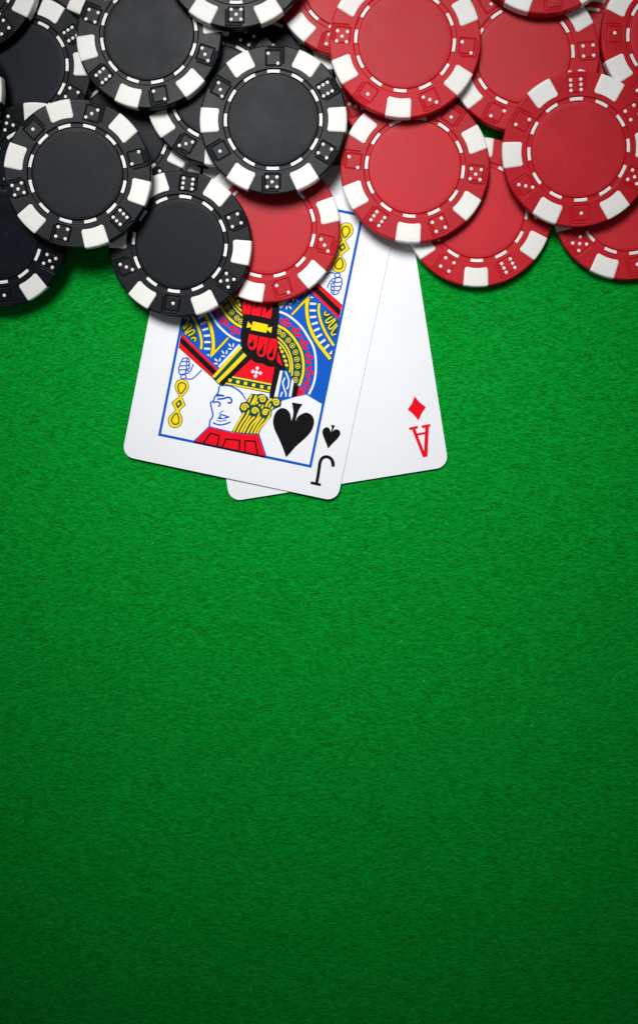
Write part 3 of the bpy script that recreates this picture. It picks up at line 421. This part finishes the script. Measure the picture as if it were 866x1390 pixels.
('hand','blue',2,'s',0.358,0,1,'-19.81,-14.1 -19.9,-14.24 -20.03,-14.45 -20.15,-14.67 -20.21,-14.87 -20.23,-15.03 -20.23,-15.19 -20.16,-15.32 -19.99,-15.39 -19.65,-15.37 -19.18,-15.28 -18.71,-15.17 -18.39,-15.1'),
('hand','blue',2,'s',0.358,0,1,'-20.04,-15.4 -20.11,-15.53 -20.23,-15.72 -20.33,-15.92 -20.37,-16.1 -20.37,-16.27 -20.33,-16.45 -20.24,-16.58 -20.04,-16.64 -19.66,-16.57 -19.14,-16.4 -18.63,-16.23 -18.28,-16.1'),
('hand','blue',2,'s',0.358,0,1,'-20.06,-16.68 -20.07,-16.82 -20.08,-17.04 -20.07,-17.26 -20.02,-17.44 -19.93,-17.58 -19.81,-17.7 -19.65,-17.78 -19.42,-17.8 -19.11,-17.73 -18.71,-17.58 -18.31,-17.41 -17.96,-17.26 -17.67,-17.13 -17.41,-16.99 -17.2,-16.88 -17.05,-16.8'),
('hand','blue',2,'s',0.358,0,1,'-18.61,-13.13 -18.47,-13.12 -18.26,-13.11 -18.05,-13.11 -17.91,-13.16 -17.83,-13.28 -17.79,-13.44 -17.78,-13.61 -17.83,-13.73 -17.94,-13.79 -18.12,-13.82 -18.31,-13.82 -18.44,-13.78 -18.52,-13.7 -18.56,-13.56 -18.58,-13.43 -18.6,-13.34'),
('hand','blue',2,'s',0.358,0,1,'-18.47,-14 -18.32,-13.98 -18.1,-13.94 -17.87,-13.93 -17.71,-13.98 -17.62,-14.11 -17.57,-14.32 -17.56,-14.52 -17.61,-14.68 -17.72,-14.78 -17.9,-14.84 -18.08,-14.87 -18.23,-14.84 -18.33,-14.72 -18.41,-14.52 -18.47,-14.31 -18.51,-14.17'),
('hand','blue',2,'s',0.358,0,1,'-18.34,-15 -18.17,-14.98 -17.91,-14.95 -17.65,-14.95 -17.47,-14.99 -17.39,-15.12 -17.35,-15.31 -17.36,-15.51 -17.41,-15.67 -17.51,-15.78 -17.67,-15.88 -17.84,-15.93 -17.98,-15.92 -18.09,-15.81 -18.19,-15.61 -18.27,-15.4 -18.33,-15.25'),
('hand','blue',2,'s',0.358,0,1,'-18.25,-16.15 -18.14,-16.2 -17.98,-16.28 -17.8,-16.36 -17.61,-16.4 -17.42,-16.43 -17.22,-16.46 -17.02,-16.42 -16.86,-16.24 -16.73,-15.82 -16.62,-15.21 -16.54,-14.6 -16.48,-14.19'),
('hand','blue',2,'s',0.358,0,1,'-17.69,-18.65 -17.5,-18.66 -17.24,-18.68 -16.94,-18.67 -16.65,-18.61 -16.38,-18.51 -16.12,-18.39 -15.83,-18.19 -15.49,-17.85 -15.06,-17.28 -14.55,-16.53 -14.07,-15.8 -13.74,-15.29'),
('hand','blue',2,'s',0.358,0,1,'-18.25,-16.18 -18.23,-16.35 -18.22,-16.6 -18.19,-16.85 -18.15,-17.02 -18.08,-17.1 -17.98,-17.11 -17.89,-17.1 -17.82,-17.09'),
('hand','blue',2,'s',0.358,1,1,'-17.78,-18.12 -17.82,-18.44 -18.06,-18.71 -18.43,-18.87 -18.83,-18.87 -19.15,-18.71 -19.32,-18.43 -19.27,-18.11 -19.03,-17.84 -18.66,-17.68 -18.26,-17.68 -17.94,-17.84'),
('suit_pip','black',3,'p',0,1,1,'13.2,-19.15 14.1,-21.49 14.15,-21.84 14.2,-22.24 14.24,-22.64 14.26,-22.98 14.24,-23.28 14.19,-23.58 14.14,-23.85 14.08,-24.08 14.05,-24.24 13.96,-23.98 13.84,-23.59 13.7,-23.16 13.54,-22.73 13.35,-22.38 13.13,-22.11 12.89,-21.86 12.63,-21.65 12.35,-21.48 12.07,-21.35 11.77,-21.26 11.44,-21.21 11.11,-21.2 10.79,-21.25 10.49,-21.36 10.2,-21.55 9.92,-21.81 9.66,-22.12 9.43,-22.47 9.25,-22.84 9.11,-23.25 9.01,-23.71 8.95,-24.19 8.94,-24.67 8.96,-25.14 9.03,-25.58 9.14,-26.02 9.3,-26.45 9.49,-26.89 9.73,-27.35 10.03,-27.83 10.38,-28.32 10.77,-28.83 11.17,-29.34 11.55,-29.85 11.92,-30.36 12.29,-30.89 12.66,-31.42 13.01,-31.93 13.35,-32.44 13.67,-32.95 14,-33.49 14.3,-34.01 14.55,-34.44 14.74,-34.76 14.88,-34.51 15.09,-34.16 15.33,-33.75 15.58,-33.32 15.82,-32.91 16.04,-32.52 16.25,-32.13 16.47,-31.73 16.71,-31.32 16.99,-30.88 17.33,-30.42 17.72,-29.94 18.12,-29.44 18.51,-28.94 18.87,-28.44 19.19,-27.95 19.51,-27.45 19.8,-26.95 20.05,-26.45 20.25,-25.95 20.39,-25.43 20.49,-24.91 20.55,-24.39 20.56,-23.9 20.52,-23.45 20.44,-23.04 20.3,-22.66 20.12,-22.31 19.9,-22 19.66,-21.74 19.37,-21.53 19.02,-21.35 18.65,-21.22 18.29,-21.14 17.95,-21.11 17.64,-21.17 17.33,-21.29 17.04,-21.46 16.77,-21.65 16.52,-21.84 16.29,-22.04 16.07,-22.26 15.88,-22.5 15.71,-22.74 15.57,-22.98 15.46,-23.25 15.39,-23.53 15.34,-23.81 15.3,-24.06 15.27,-24.23 15.27,-23.97 15.27,-23.62 15.28,-23.2 15.29,-22.77 15.32,-22.37 15.37,-21.99 15.42,-21.61 15.49,-21.24 15.56,-20.87 15.66,-20.53 15.77,-20.18 15.92,-19.83 16.07,-19.5 16.2,-19.22 16.29,-19.02'),
('index_pip','black',2,'p',0,1,1,'25.26,-23.06 25.77,-24.01 25.69,-25.13 25.55,-24.86 25.35,-24.48 25.1,-24.19 24.79,-24.03 24.44,-23.96 24.11,-24 23.82,-24.21 23.56,-24.54 23.39,-24.9 23.33,-25.25 23.35,-25.64 23.47,-26.06 23.73,-26.54 24.07,-27.06 24.42,-27.56 24.74,-28.05 25.06,-28.52 25.34,-28.94 25.57,-29.32 25.75,-29.64 25.88,-29.86 26.1,-29.48 26.41,-28.95 26.76,-28.37 27.16,-27.77 27.6,-27.14 27.96,-26.55 28.21,-26.03 28.39,-25.56 28.45,-25.14 28.37,-24.75 28.18,-24.4 27.93,-24.15 27.63,-24.03 27.28,-24 26.96,-24.04 26.71,-24.15 26.49,-24.33 26.31,-24.53 26.2,-24.74 26.13,-24.97 26.08,-25.13 26.25,-24.03 26.52,-23.07'),
('index_letter','black',2,'s',0.905,0,1,'28.33,-34.59 28.3,-34.39 28.27,-34.11 28.2,-33.79 28.1,-33.5 27.95,-33.23 27.77,-32.96 27.55,-32.71 27.3,-32.52 27.02,-32.37 26.7,-32.25 26.37,-32.19 26.05,-32.19 25.74,-32.26 25.43,-32.39 25.14,-32.57 24.91,-32.78 24.74,-33.03 24.62,-33.31 24.54,-33.63 24.48,-33.98 24.46,-34.34 24.48,-34.73 24.51,-35.15 24.55,-35.63 24.58,-36.16 24.61,-36.76 24.65,-37.37 24.68,-37.97 24.69,-38.6 24.7,-39.26 24.71,-39.85 24.71,-40.26'),
('index_letter','black',3,'p',0,1,1,'23.05,-39.9 26.01,-39.99 25.97,-40.75 22.98,-40.71'),
('index_letter','black',3,'p',0,1,1,'27.38,-33.25 28.54,-33.13 28.69,-34.6 27.99,-34.67')]
ACE_PRINT = [
('index_pip','red',2,'p',0,1,1,'25.1,-22.88 26.17,-24.72 27.76,-26.42 26.36,-27.93 25.1,-29.78 24.03,-27.94 22.56,-26.22 23.93,-24.9'),
('index_letter','red',3,'p',0,1,1,'22.14,-31.32 24.6,-31.21 24.64,-31.96 22.14,-32.06'),
('index_letter','red',3,'p',0,1,1,'25.71,-31.32 28.16,-31.25 28.2,-32.03 25.74,-32.1'),
('index_letter','red',2,'s',0.926,0,1,'23.32,-31.71 25.2,-40.26'),
('index_letter','red',4,'s',1.053,0,1,'27.23,-31.76 25.48,-40.23'),
('index_letter','red',5,'s',0.653,0,1,'23.99,-33.64 26.71,-33.58')]

# ---------------------------------------------------------------- felt table
n = 40
g = np.zeros((n, n, 3))
g[..., 0], g[..., 1] = np.meshgrid(np.linspace(-0.45, 0.45, n), np.linspace(-0.45, 0.45, n), indexing='ij')
felt = mesh_obj('felt_tabletop', grid_mesh('felt_tabletop', g), M['felt'])
felt['kind'] = 'structure'
felt['label'] = 'green felt tabletop under the cards and chips'

rng = np.random.default_rng(7)
NF = 260000
cx = rng.uniform(-108, 108, NF); cy = rng.uniform(-172, 152, NF)
ang = rng.normal(0.0, 0.24, NF) + 0.16 * np.sin(cx * 0.045 + 1.3) * np.cos(cy * 0.06)
ln = rng.uniform(0.7, 2.3, NF); wd = rng.uniform(0.025, 0.055, NF)
bend = rng.normal(0, 0.35, NF)
t = np.array([-0.5, -0.17, 0.17, 0.5])
ca, sa = np.cos(ang), np.sin(ang)
along = ln[:, None] * t
side = (bend * ln)[:, None] * (0.25 - t ** 2)
x = cx[:, None] + ca[:, None] * along - sa[:, None] * side
y = cy[:, None] + sa[:, None] * along + ca[:, None] * side
top = rng.uniform(0.02, 0.15, NF)
z = 0.004 + top[:, None] * (1 - (2 * t) ** 2)
wx, wy = -sa[:, None] * wd[:, None], ca[:, None] * wd[:, None]
L = np.stack([x - wx, y - wy, z], -1); R_ = np.stack([x + wx, y + wy, z + 0.008], -1)
vv = np.stack([L, R_], 2).reshape(-1, 3) * MM
base = (np.arange(NF) * 8)[:, None, None]
q = np.array([[0, 2, 3, 1], [2, 4, 5, 3], [4, 6, 7, 5]])[None]
faces = (base + q).reshape(-1)
me = bpy.data.meshes.new('felt_fibres')
me.vertices.add(len(vv)); me.vertices.foreach_set('co', vv.reshape(-1))
nq = NF * 3
me.loops.add(nq * 4); me.loops.foreach_set('vertex_index', faces)
me.polygons.add(nq); me.polygons.foreach_set('loop_start', np.arange(nq) * 4)
me.update(calc_edges=True)
shade = me.attributes.new('shade', 'FLOAT', 'FACE')
shade.data.foreach_set('value', np.repeat(rng.beta(0.9, 0.9, NF), 3))
fib = mesh_obj('felt_fibres', me, M['fibre'], felt)
fib['kind'] = 'stuff'

# tiny pale specks of lint caught in the felt
bm = bmesh.new()
for _ in range(22):
    px, py = rng.uniform(-100, 100), rng.uniform(-160, 75)
    r_ = rng.uniform(0.06, 0.14)
    mat_ = Matrix.Translation(Vector((px, py, 0.2)) * MM) @ Matrix.Rotation(rng.uniform(0, 3), 4, 'Z') @ Matrix.Diagonal((r_ * MM * rng.uniform(1, 1.8), r_ * MM, r_ * MM * 0.6, 1))
    bmesh.ops.create_icosphere(bm, subdivisions=1, radius=1.0, matrix=mat_)
lint_me = bpy.data.meshes.new('lint_specks'); bm.to_mesh(lint_me); bm.free()
lint = mesh_obj('lint_specks', lint_me, M['lint'], felt)
lint['kind'] = 'stuff'

# ---------------------------------------------------------------- playing cards
CW, CH, CR, CT = 63.0, 88.0, 3.4, 0.30
ROWS = np.linspace(-CH / 2, CH / 2, 23)

def bend_fn(lift, v0):
    zs = np.array([lift * ((v0 - v) / (v0 + CH / 2)) ** 2 if v < v0 else 0.0 for v in ROWS])
    return lambda v: float(np.interp(v, ROWS, zs))

def cut_rows(bm):
    for r in ROWS[1:-1]:
        geom = bm.verts[:] + bm.edges[:] + bm.faces[:]
        bmesh.ops.bisect_plane(bm, geom=geom, dist=1e-7, plane_co=(0, r * MM, 0), plane_no=(0, 1, 0))

def bend_bm(bm, fn):
    for vtx in bm.verts:
        vtx.co.z += fn(vtx.co.y / MM) * MM

def bm_to(name, bm):
    me = bpy.data.meshes.new(name)
    bm.to_mesh(me); bm.free()
    return me

def card_blank(name, fn, parent):
    pts = []
    for sx, sy, a0 in ((1, 1, 0), (-1, 1, 90), (-1, -1, 180), (1, -1, 270)):
        for k in range(9):
            a = math.radians(a0 + 90 * k / 8)
            pts.append((sx * (CW / 2 - CR) + CR * math.cos(a), sy * (CH / 2 - CR) + CR * math.sin(a)))
    bm = bmesh.new()
    lo = [bm.verts.new((p[0] * MM, p[1] * MM, 0)) for p in pts]
    hi = [bm.verts.new((p[0] * MM, p[1] * MM, CT * MM)) for p in pts]
    bm.faces.new(hi); bm.faces.new(lo[::-1])
    for i in range(len(pts)):
        j = (i + 1) % len(pts)
        bm.faces.new((lo[i], lo[j], hi[j], hi[i]))
    cut_rows(bm); bend_bm(bm, fn)
    return mesh_obj('card_stock', bm_to(name, bm), M['stock'], parent)

def stroke_outline(pts, w, closed):
    """a drawn line as quads of width w with mitred joints"""
    P = [Vector(p) for p in pts]; n = len(P); L, R = [], []
    for i in range(n):
        if closed:
            d0 = P[i] - P[i - 1]; d1 = P[(i + 1) % n] - P[i]
        else:
            d0 = P[i] - P[max(i - 1, 0)]; d1 = P[min(i + 1, n - 1)] - P[i]
        if d0.length < 1e-6: d0 = d1
        if d1.length < 1e-6: d1 = d0
        d0.normalize(); d1.normalize()
        t = d0 + d1
        t = t.normalized() if t.length > 1e-4 else d1
        c = max(0.55, t.dot(d1))
        nrm = Vector((-t.y, t.x)) * (w / 2 / c)
        L.append(P[i] + nrm); R.append(P[i] - nrm)
    qs = []
    for i in range(n if closed else n - 1):
        j = (i + 1) % n
        qs.append((R[i], R[j], L[j], L[i]))
    return qs

def print_parts(parent, prints, fn):
    """printed shapes -> one thin mesh for each printed motif, inks as material slots"""
    inks = ['blue', 'red', 'yellow', 'green', 'black', 'white']
    groups = {}
    for part, colr, lay, kind, w, closed, both, txt in prints:
        pts = [tuple(float(c) for c in p.split(',')) for p in txt.split()]
        for turn in ((1, -1) if both else (1,)):
            pp = [(turn * x, turn * y) for x, y in pts]
            groups.setdefault((part, turn), []).append((colr, lay, kind, w, closed, pp))
    for (part, turn), items in groups.items():
        bm = bmesh.new()
        for k, (colr, lay, kind, w, closed, pp) in enumerate(items):
            z = (CT + 0.007 * lay + 0.00004 * k) * MM
            if kind == 's':
                polys = stroke_outline(pp, w, closed)
            else:
                tri = tessellate_polygon([[Vector((x, y, 0)) for x, y in pp]])
                polys = [[Vector(pp[i]) for i in t] for t in tri]
            for q in polys:
                vs = [bm.verts.new((p[0] * MM, p[1] * MM, z)) for p in q]
                try:
                    f = bm.faces.new(vs)
                except ValueError:
                    continue
                f.material_index = inks.index(colr)
        bmesh.ops.recalc_face_normals(bm, faces=bm.faces)
        for f in bm.faces:
            f.normal_update()
            if f.normal.z < 0:
                f.normal_flip()
        cut_rows(bm); bend_bm(bm, fn)
        me = bm_to(part, bm)
        for i in inks:
            me.materials.append(M['i_' + i])
        o = bpy.data.objects.new(part, me); COL.objects.link(o); o.parent = parent

def rect_frame(parent, fn, hw, hh, w):
    pts = [(-hw, -hh), (hw, -hh), (hw, hh), (-hw, hh)]
    txt = ' '.join('%g,%g' % p for p in pts)
    print_parts(parent, [('frame_line', 'blue', 2, 's', w, 1, 0, txt)], fn)

ace = empty('playing_card')
ace.location = Vector((-1.469, 41.939, 0.06)) * MM
ace.rotation_euler = (0, 0, math.radians(9.3))
ace['label'] = 'white ace of diamonds card lying on the felt under the jack'
ace['category'] = 'playing card'
ace['group'] = 'playing cards'
fn = bend_fn(0.60, -5.0)
card_blank('ace_stock', fn, ace)
print_parts(ace, ACE_PRINT, fn)
print_parts(ace, [('centre_pip', 'red', 2, 'p', 0, 1, 0, '0,9.5 3.4,4.2 7.6,0 3.4,-4.2 0,-9.5 -3.4,-4.2 -7.6,0 -3.4,4.2')], fn)

jack = empty('playing_card')
jack.location = Vector((-16.66, 43.13, 0.38)) * MM
jack.rotation_euler = (0, 0, math.radians(-11.7))
jack['label'] = 'jack of spades court card lying on top of the ace'
jack['category'] = 'playing card'
jack['group'] = 'playing cards'
fn = bend_fn(0.85, 5.0)
card_blank('jack_stock', fn, jack)
rect_frame(jack, fn, 22.0, 35.8, 0.76)
print_parts(jack, JACK_PRINT, fn)

# colour, x, y, z of the underside (mm), slope in x and y, turn of the die face 1 (deg), which face is up, label
CHIPS = [
    ('black', -54.71, 97.04, 0.392, 0.0163, -0.0067, 128, 1, 'buried black chip, a thin sliver between the two front black chips'),
    ('black', -81.89, 114.19, 2.385, 0.068, -0.0397, -149, 1, 'shadowed black chip near the left edge, partly under the top left corner chip'),
    ('black', -59.91, 147.99, 0.04, 0, 0, -20, 1, 'black chip scrap in shadow at the top edge between two larger black chips'),
    ('black', -77.76, 84.12, 5.175, 0.0145, 0.1487, 58, 1, 'black chip whose rim peeks out above the uncovered black chip at the left'),
    ('black', -89.47, 68.52, 6.06, 0.0145, 0.1487, -85.4, 1, 'black chip reaching the felt at the left edge, lowest of the left pile'),
    ('black', -15.69, 113.13, 0.04, 0, 0, 40, 1, 'black chip deep in shadow under the large black chip beside the red pile'),
    ('red', 25.11, 110.05, 0.205, -0.0008, -0.0081, -93, 1, 'dark red chip almost hidden under the two large red chips next to the black pile'),
    ('red', 44.15, 73.88, 0.211, -0.0083, -0.0015, -241.4, 1, 'red chip flat on the felt touching the ace, under two larger red chips'),
    ('red', 73.39, 114.6, 0.04, 0, 0, 55, 1, 'mostly hidden red chip in the narrow gap beside the chip cut by the right edge'),
    ('red', 84.79, 75.56, 0.04, 0, 0, -80, 0, 'red chip flat on the felt at the right edge, under the bright red chip'),
    ('red', -14.23, 69.83, 0.7, 0, 0, 45.6, 1, 'red chip lying on the jack card between two black chips'),
    ('red', 8.6, 135.14, 3.034, -0.0046, -0.0786, 133, 1, 'red chip at the top edge between the black pile and the large top red chip'),
    ('red', 55.64, 114.88, 3.495, -0.0042, -0.0038, 124, 0, 'shaded red chip under the large top red chip and the bright right one'),
    ('black', -27.48, 106.61, 3.829, -0.0119, -0.0191, -61, 1, 'half hidden black chip wedged between two whole black chips above the jack'),
    ('black', -38.15, 65.41, 3.996, 0.0152, 0.0102, -97.8, 1, 'black chip resting on the top left of the jack card, lapping the red chip'),
    ('red', 26.56, 85.58, 3.708, -0.0011, -0.0007, 53.8, 0, 'large red chip over the top right edges of both cards'),
    ('black', -45.59, 121.11, 6.977, 0.0143, -0.0497, 40.4, 1, 'black chip in the upper left, partly under the black chip cut by the top edge'),
    ('black', -11.84, 97.94, 7.149, -0.0119, -0.0191, -150.5, 1, 'whole black chip nearest the red pile, fully uncovered, above the jack card'),
    ('red', 96.07, 119.34, 3.127, -0.0768, -0.017, -181, 1, 'red chip cut off by the right edge near the top right corner'),
    ('black', -96.11, 137.53, 3.843, 0.068, -0.0397, -173, 1, 'black chip cut off by the top left corner of the picture'),
    ('black', -104.97, 106.21, 9.505, 0.0754, -0.0225, -210, 1, 'black chip almost wholly outside the left edge, only a white block showing'),
    ('black', -65.05, 83.56, 10.971, -0.0781, 0.0095, -225.2, 1, 'fully uncovered black chip at the left, topmost of the left pile'),
    ('black', -21.43, 141.02, 9.123, -0.0325, -0.0717, -150, 1, 'black chip cut off by the top edge, between the black pile and the reds'),
    ('red', 23.62, 118.18, 7.545, -0.033, -0.0077, -125.5, 0, 'large red chip at the top centre, lying over three other red chips'),
    ('red', 70.29, 89.42, 6.522, 0.0032, 0.0786, -86, 1, 'bright red fully uncovered chip at the right, on top of its neighbours'),
    ('red', 60.79, 144.52, 5.926, -0.0171, -0.0768, -82, 1, 'red chip mostly above the top edge, lapping the shaded red chip'),
]

# ---------------------------------------------------------------- poker chips
CR_, TH = 20.0, 3.3           # chip radius and thickness, mm
DIE_R, DIE_H = 0.824, 0.100   # where the engraved dice sit, half their side (in chip radii)

def sstep(e0, e1, x):
    t = np.clip((x - e0) / (e1 - e0), 0, 1)
    return t * t * (3 - 2 * t)

def seg_groove(u, v, u0, v0, u1, v1, w):
    d = np.array([u1 - u0, v1 - v0]); l = np.hypot(*d); d /= l
    s = np.clip((u - u0) * d[0] + (v - v0) * d[1], 0, l)
    dist = np.hypot(u - u0 - s * d[0], v - v0 - s * d[1])
    return 1 - sstep(w * 0.35, w, dist)

def chip_body_mesh():
    na = 1080
    th = np.arange(na) * 2 * math.pi / na
    r = np.concatenate([np.array([0.600, 0.606, 0.611, 0.616, 0.622, 0.63, 0.645, 0.66, 0.670, 0.676, 0.681, 0.686, 0.692, 0.70]),
                        np.arange(0.708, 0.9745, 0.0058)])
    rim = 0.024
    ab = np.linspace(0, math.pi / 2, 9)
    r = np.concatenate([r, 1 - rim + rim * np.sin(ab)])
    TT, RR = np.meshgrid(th, r, indexing='ij')
    zz = np.zeros_like(RR)
    over = np.clip((RR - (1 - rim)) / rim, 0, 1)
    zz -= rim * CR_ * (1 - np.sqrt(1 - over ** 2))
    # channel that holds the dashes, and the recess under the centre face
    zz -= 0.32 * sstep(0.612, 0.622, RR) * (1 - sstep(0.674, 0.685, RR))
    # engraved dice with their offset outline
    step = math.pi / 3
    loc = (TT + step / 2) % step - step / 2
    u = RR * np.cos(loc) - DIE_R; v = -RR * np.sin(loc)
    h = DIE_H; gr = np.zeros_like(RR); w = 0.0115; k = 0.036
    for s in ((-h, -h, h, -h), (h, -h, h, h), (h, h, -h, h), (-h, h, -h, -h)):
        gr = np.maximum(gr, seg_groove(u, v, *s, w))
    for s in ((h + k, -h + 0.03, h + k, h + k), (h + k, h + k, -h + 0.03, h + k)):
        gr = np.maximum(gr, seg_groove(u, v, *s, w * 0.9))
    zz -= 0.24 * gr * (RR < 0.99)
    pts = np.stack([RR * CR_ * np.cos(TT), RR * CR_ * np.sin(TT), TH + zz], -1)
    # side and underside
    low = [(1.0, TH - rim * CR_ - 0.5), (1.0, TH * 0.5), (1.0, rim * CR_)]
    low += [(1 - rim + rim * math.cos(a), rim * CR_ * (1 - math.sin(a))) for a in (0.5, 1.0, math.pi / 2)]
    low += [(0.5, 0.0), (0.001, 0.0)]
    ex = np.stack([np.stack([q * CR_ * np.cos(th), q * CR_ * np.sin(th), np.full(na, zq)], -1) for q, zq in low], 1)
    return grid_mesh('chip_body', np.concatenate([pts, ex], 1) * MM, closed_u=True)

def chip_face_mesh():
    na = 128
    th = np.arange(na) * 2 * math.pi / na
    prof = [(0.001, 0.0), (0.3, 0.0), (0.55, 0.0), (0.600, 0.0), (0.606, -0.015), (0.610, -0.06), (0.611, -0.2)]
    pts = np.stack([np.stack([q * CR_ * np.cos(th), q * CR_ * np.sin(th), np.full(na, TH + 0.015 + zq)], -1) for q, zq in prof], 1)
    return grid_mesh('chip_face', pts * MM, closed_u=True)

def spot_mesh():
    """white block let into the rim: over the top, round the edge and down the side"""
    rim, hw, lift = 0.024, 0.155, 0.028
    vs = np.linspace(-1, 1, 15)
    cols = []
    for s in vs:
        edge = max(0.0, (abs(s) - 0.8) / 0.2)
        rin = 0.742 + 0.030 * (1 - math.sqrt(max(0, 1 - edge ** 2))) + 0.006 * (1 - s * s)
        half = lambda r: hw * (1.0 + 0.10 * (r - 0.742) / 0.26)
        dz = lift * (1 - edge ** 3 * 0.9)
        prof = [(rin, TH - 0.12), (rin + 0.002, TH + dz * 0.7), (rin + 0.008, TH + dz)]
        prof += [(rin + (0.976 - rin) * k, TH + dz) for k in (0.25, 0.5, 0.75, 1.0)]
        rr = rim * CR_ + dz
        for a in (0.3, 0.6, 0.9, 1.2, math.pi / 2):
            prof.append((1 - rim + rr / CR_ * math.sin(a), TH - rim * CR_ + rr * math.cos(a)))
        prof += [(1 + dz / CR_, TH * 0.5), (1 + dz / CR_, rim * CR_)]
        for a in (0.5, 1.0, 1.5):
            prof.append((1 - rim + rr / CR_ * math.cos(a), rim * CR_ - rr * math.sin(a)))
        row = []
        for r, z in prof:
            y = s * half(r)
            x = math.sqrt(max(r * r - y * y, 0))
            row.append((x * CR_, y * CR_, z))
        cols.append(row)
    # skirts sink the two long sides into the chip
    for side in (0, -1):
        row = cols[side]
        sk = [(x * 0.994, y * 1.002, z - 0.1) for x, y, z in row]
        cols = [sk] + cols if side == 0 else cols + [sk]
    return grid_mesh('edge_spot', np.array(cols) * MM)

def dash_mesh():
    r0, r1, half = 0.629, 0.6705, 0.085 / 0.65
    top, low = TH - 0.015, TH - 0.24
    ring = []
    n = 8
    for inset, z in ((0.0, low), (0.0, top - 0.03), (0.005, top)):
        loop = []
        for k in range(n + 1):
            a = (-half + inset * 1.2) + 2 * (half - inset * 1.2) * k / n
            loop.append(((r1 - inset) * CR_ * math.cos(a), (r1 - inset) * CR_ * math.sin(a), z))
        for k in range(n, -1, -1):
            a = (-half + inset * 1.2) + 2 * (half - inset * 1.2) * k / n
            loop.append(((r0 + inset) * CR_ * math.cos(a), (r0 + inset) * CR_ * math.sin(a), z))
        ring.append(loop)
    bm = bmesh.new()
    rows = [[bm.verts.new(Vector(p) * MM) for p in lp] for lp in ring]
    m_ = len(rows[0])
    for a, b_ in zip(rows, rows[1:]):
        for i in range(m_):
            bm.faces.new((a[i], a[(i + 1) % m_], b_[(i + 1) % m_], b_[i]))
    t_ = rows[-1]
    for i in range(n):
        bm.faces.new((t_[i], t_[i + 1], t_[m_ - 2 - i], t_[m_ - 1 - i]))
    bmesh.ops.recalc_face_normals(bm, faces=bm.faces)
    return bm_to('dash', bm)

D = 0.066
PIPS = {1: [(0, 0)], 2: [(D, -D), (-D, D)], 3: [(D, D), (0, 0), (-D, -D)],
        4: [(D, D), (D, -D), (-D, D), (-D, -D)], 5: [(D, D), (D, -D), (-D, D), (-D, -D), (0, 0)],
        6: [(o, c) for c in (-D, D) for o in (-D, 0, D)]}

def pips_mesh(face, flip):
    bm = bmesh.new()
    pr = 0.0235 * CR_
    for o, c in PIPS[face]:
        if flip:
            c = -c
        cx_, cy_ = (DIE_R + o) * CR_, -c * CR_
        prev = None
        for a in (0.0, 0.35, 0.75, 1.2):
            rr = pr * math.cos(a); z = TH - 0.02 + 0.13 * math.sin(a)
            loop = [bm.verts.new(Vector((cx_ + rr * math.cos(t), cy_ + rr * math.sin(t), z)) * MM)
                    for t in [2 * math.pi * k / 12 for k in range(12)]]
            if prev:
                for i in range(12):
                    bm.faces.new((prev[i], prev[(i + 1) % 12], loop[(i + 1) % 12], loop[i]))
            prev = loop
        bm.faces.new(prev)
    for f in bm.faces:
        f.smooth = True
    return bm_to('die_pips', bm)

BODY, FACE, SPOT, DASH = chip_body_mesh(), chip_face_mesh(), spot_mesh(), dash_mesh()
PIP = {(f, fl): pips_mesh(f, fl) for f in range(1, 7) for fl in (0, 1)}
BODY.materials.append(M['black_rim']); FACE.materials.append(M['black_face'])
for me in [SPOT, DASH] + list(PIP.values()):
    me.materials.append(M['ivory'])

def poker_chip(colour, x, y, z, a, b, phi, front, label, pip_shift):
    root = empty('poker_chip')
    root['label'] = label
    root['category'] = 'poker chip'
    root['group'] = colour + ' poker chips in the pile'
    nrm = Vector((-a, -b, 1)).normalized()
    ph = math.radians(phi)
    ax = Vector((math.cos(ph), math.sin(ph), 0)); ax = (ax - nrm * ax.dot(nrm)).normalized()
    ay = nrm.cross(ax)
    k = 1.015 if colour == 'red' else 1.0
    root.matrix_world = Matrix(((ax.x * k, ay.x * k, nrm.x, x * MM), (ax.y * k, ay.y * k, nrm.y, y * MM),
                                (ax.z * k, ay.z * k, nrm.z, z * MM), (0, 0, 0, 1)))
    mesh_obj('chip_body', BODY, M[colour + '_rim'], root)
    mesh_obj('centre_face', FACE, M[colour + '_face'], root)
    order = (1, 3, 2, 6, 4, 5) if front else (1, 5, 4, 6, 2, 3)
    for i in range(6):
        o = mesh_obj('edge_spot', SPOT, M['ivory'], root)
        o.rotation_euler = (0, 0, math.radians(30 - 60 * i + random.gauss(0, 0.5)))
        o = mesh_obj('die_pips', PIP[(order[i], 0 if front else 1)], M['ivory'], root)
        o.rotation_euler = (0, 0, math.radians(-60 * i))
        o.location = (pip_shift[0] * MM, pip_shift[1] * MM, 0)
    for i in range(12):
        o = mesh_obj('inlay_dash', DASH, M['ivory'], root)
        o.rotation_euler = (0, 0, math.radians(30 * i))
    return root

random.seed(4)
for colour, x, y, z, a, b, phi, front, label in CHIPS:
    amt = 0.5 if colour == 'red' else 0.22
    poker_chip(colour, x, y, z, a, b, phi, front, label, (random.uniform(-amt, amt), random.uniform(-amt, amt)))
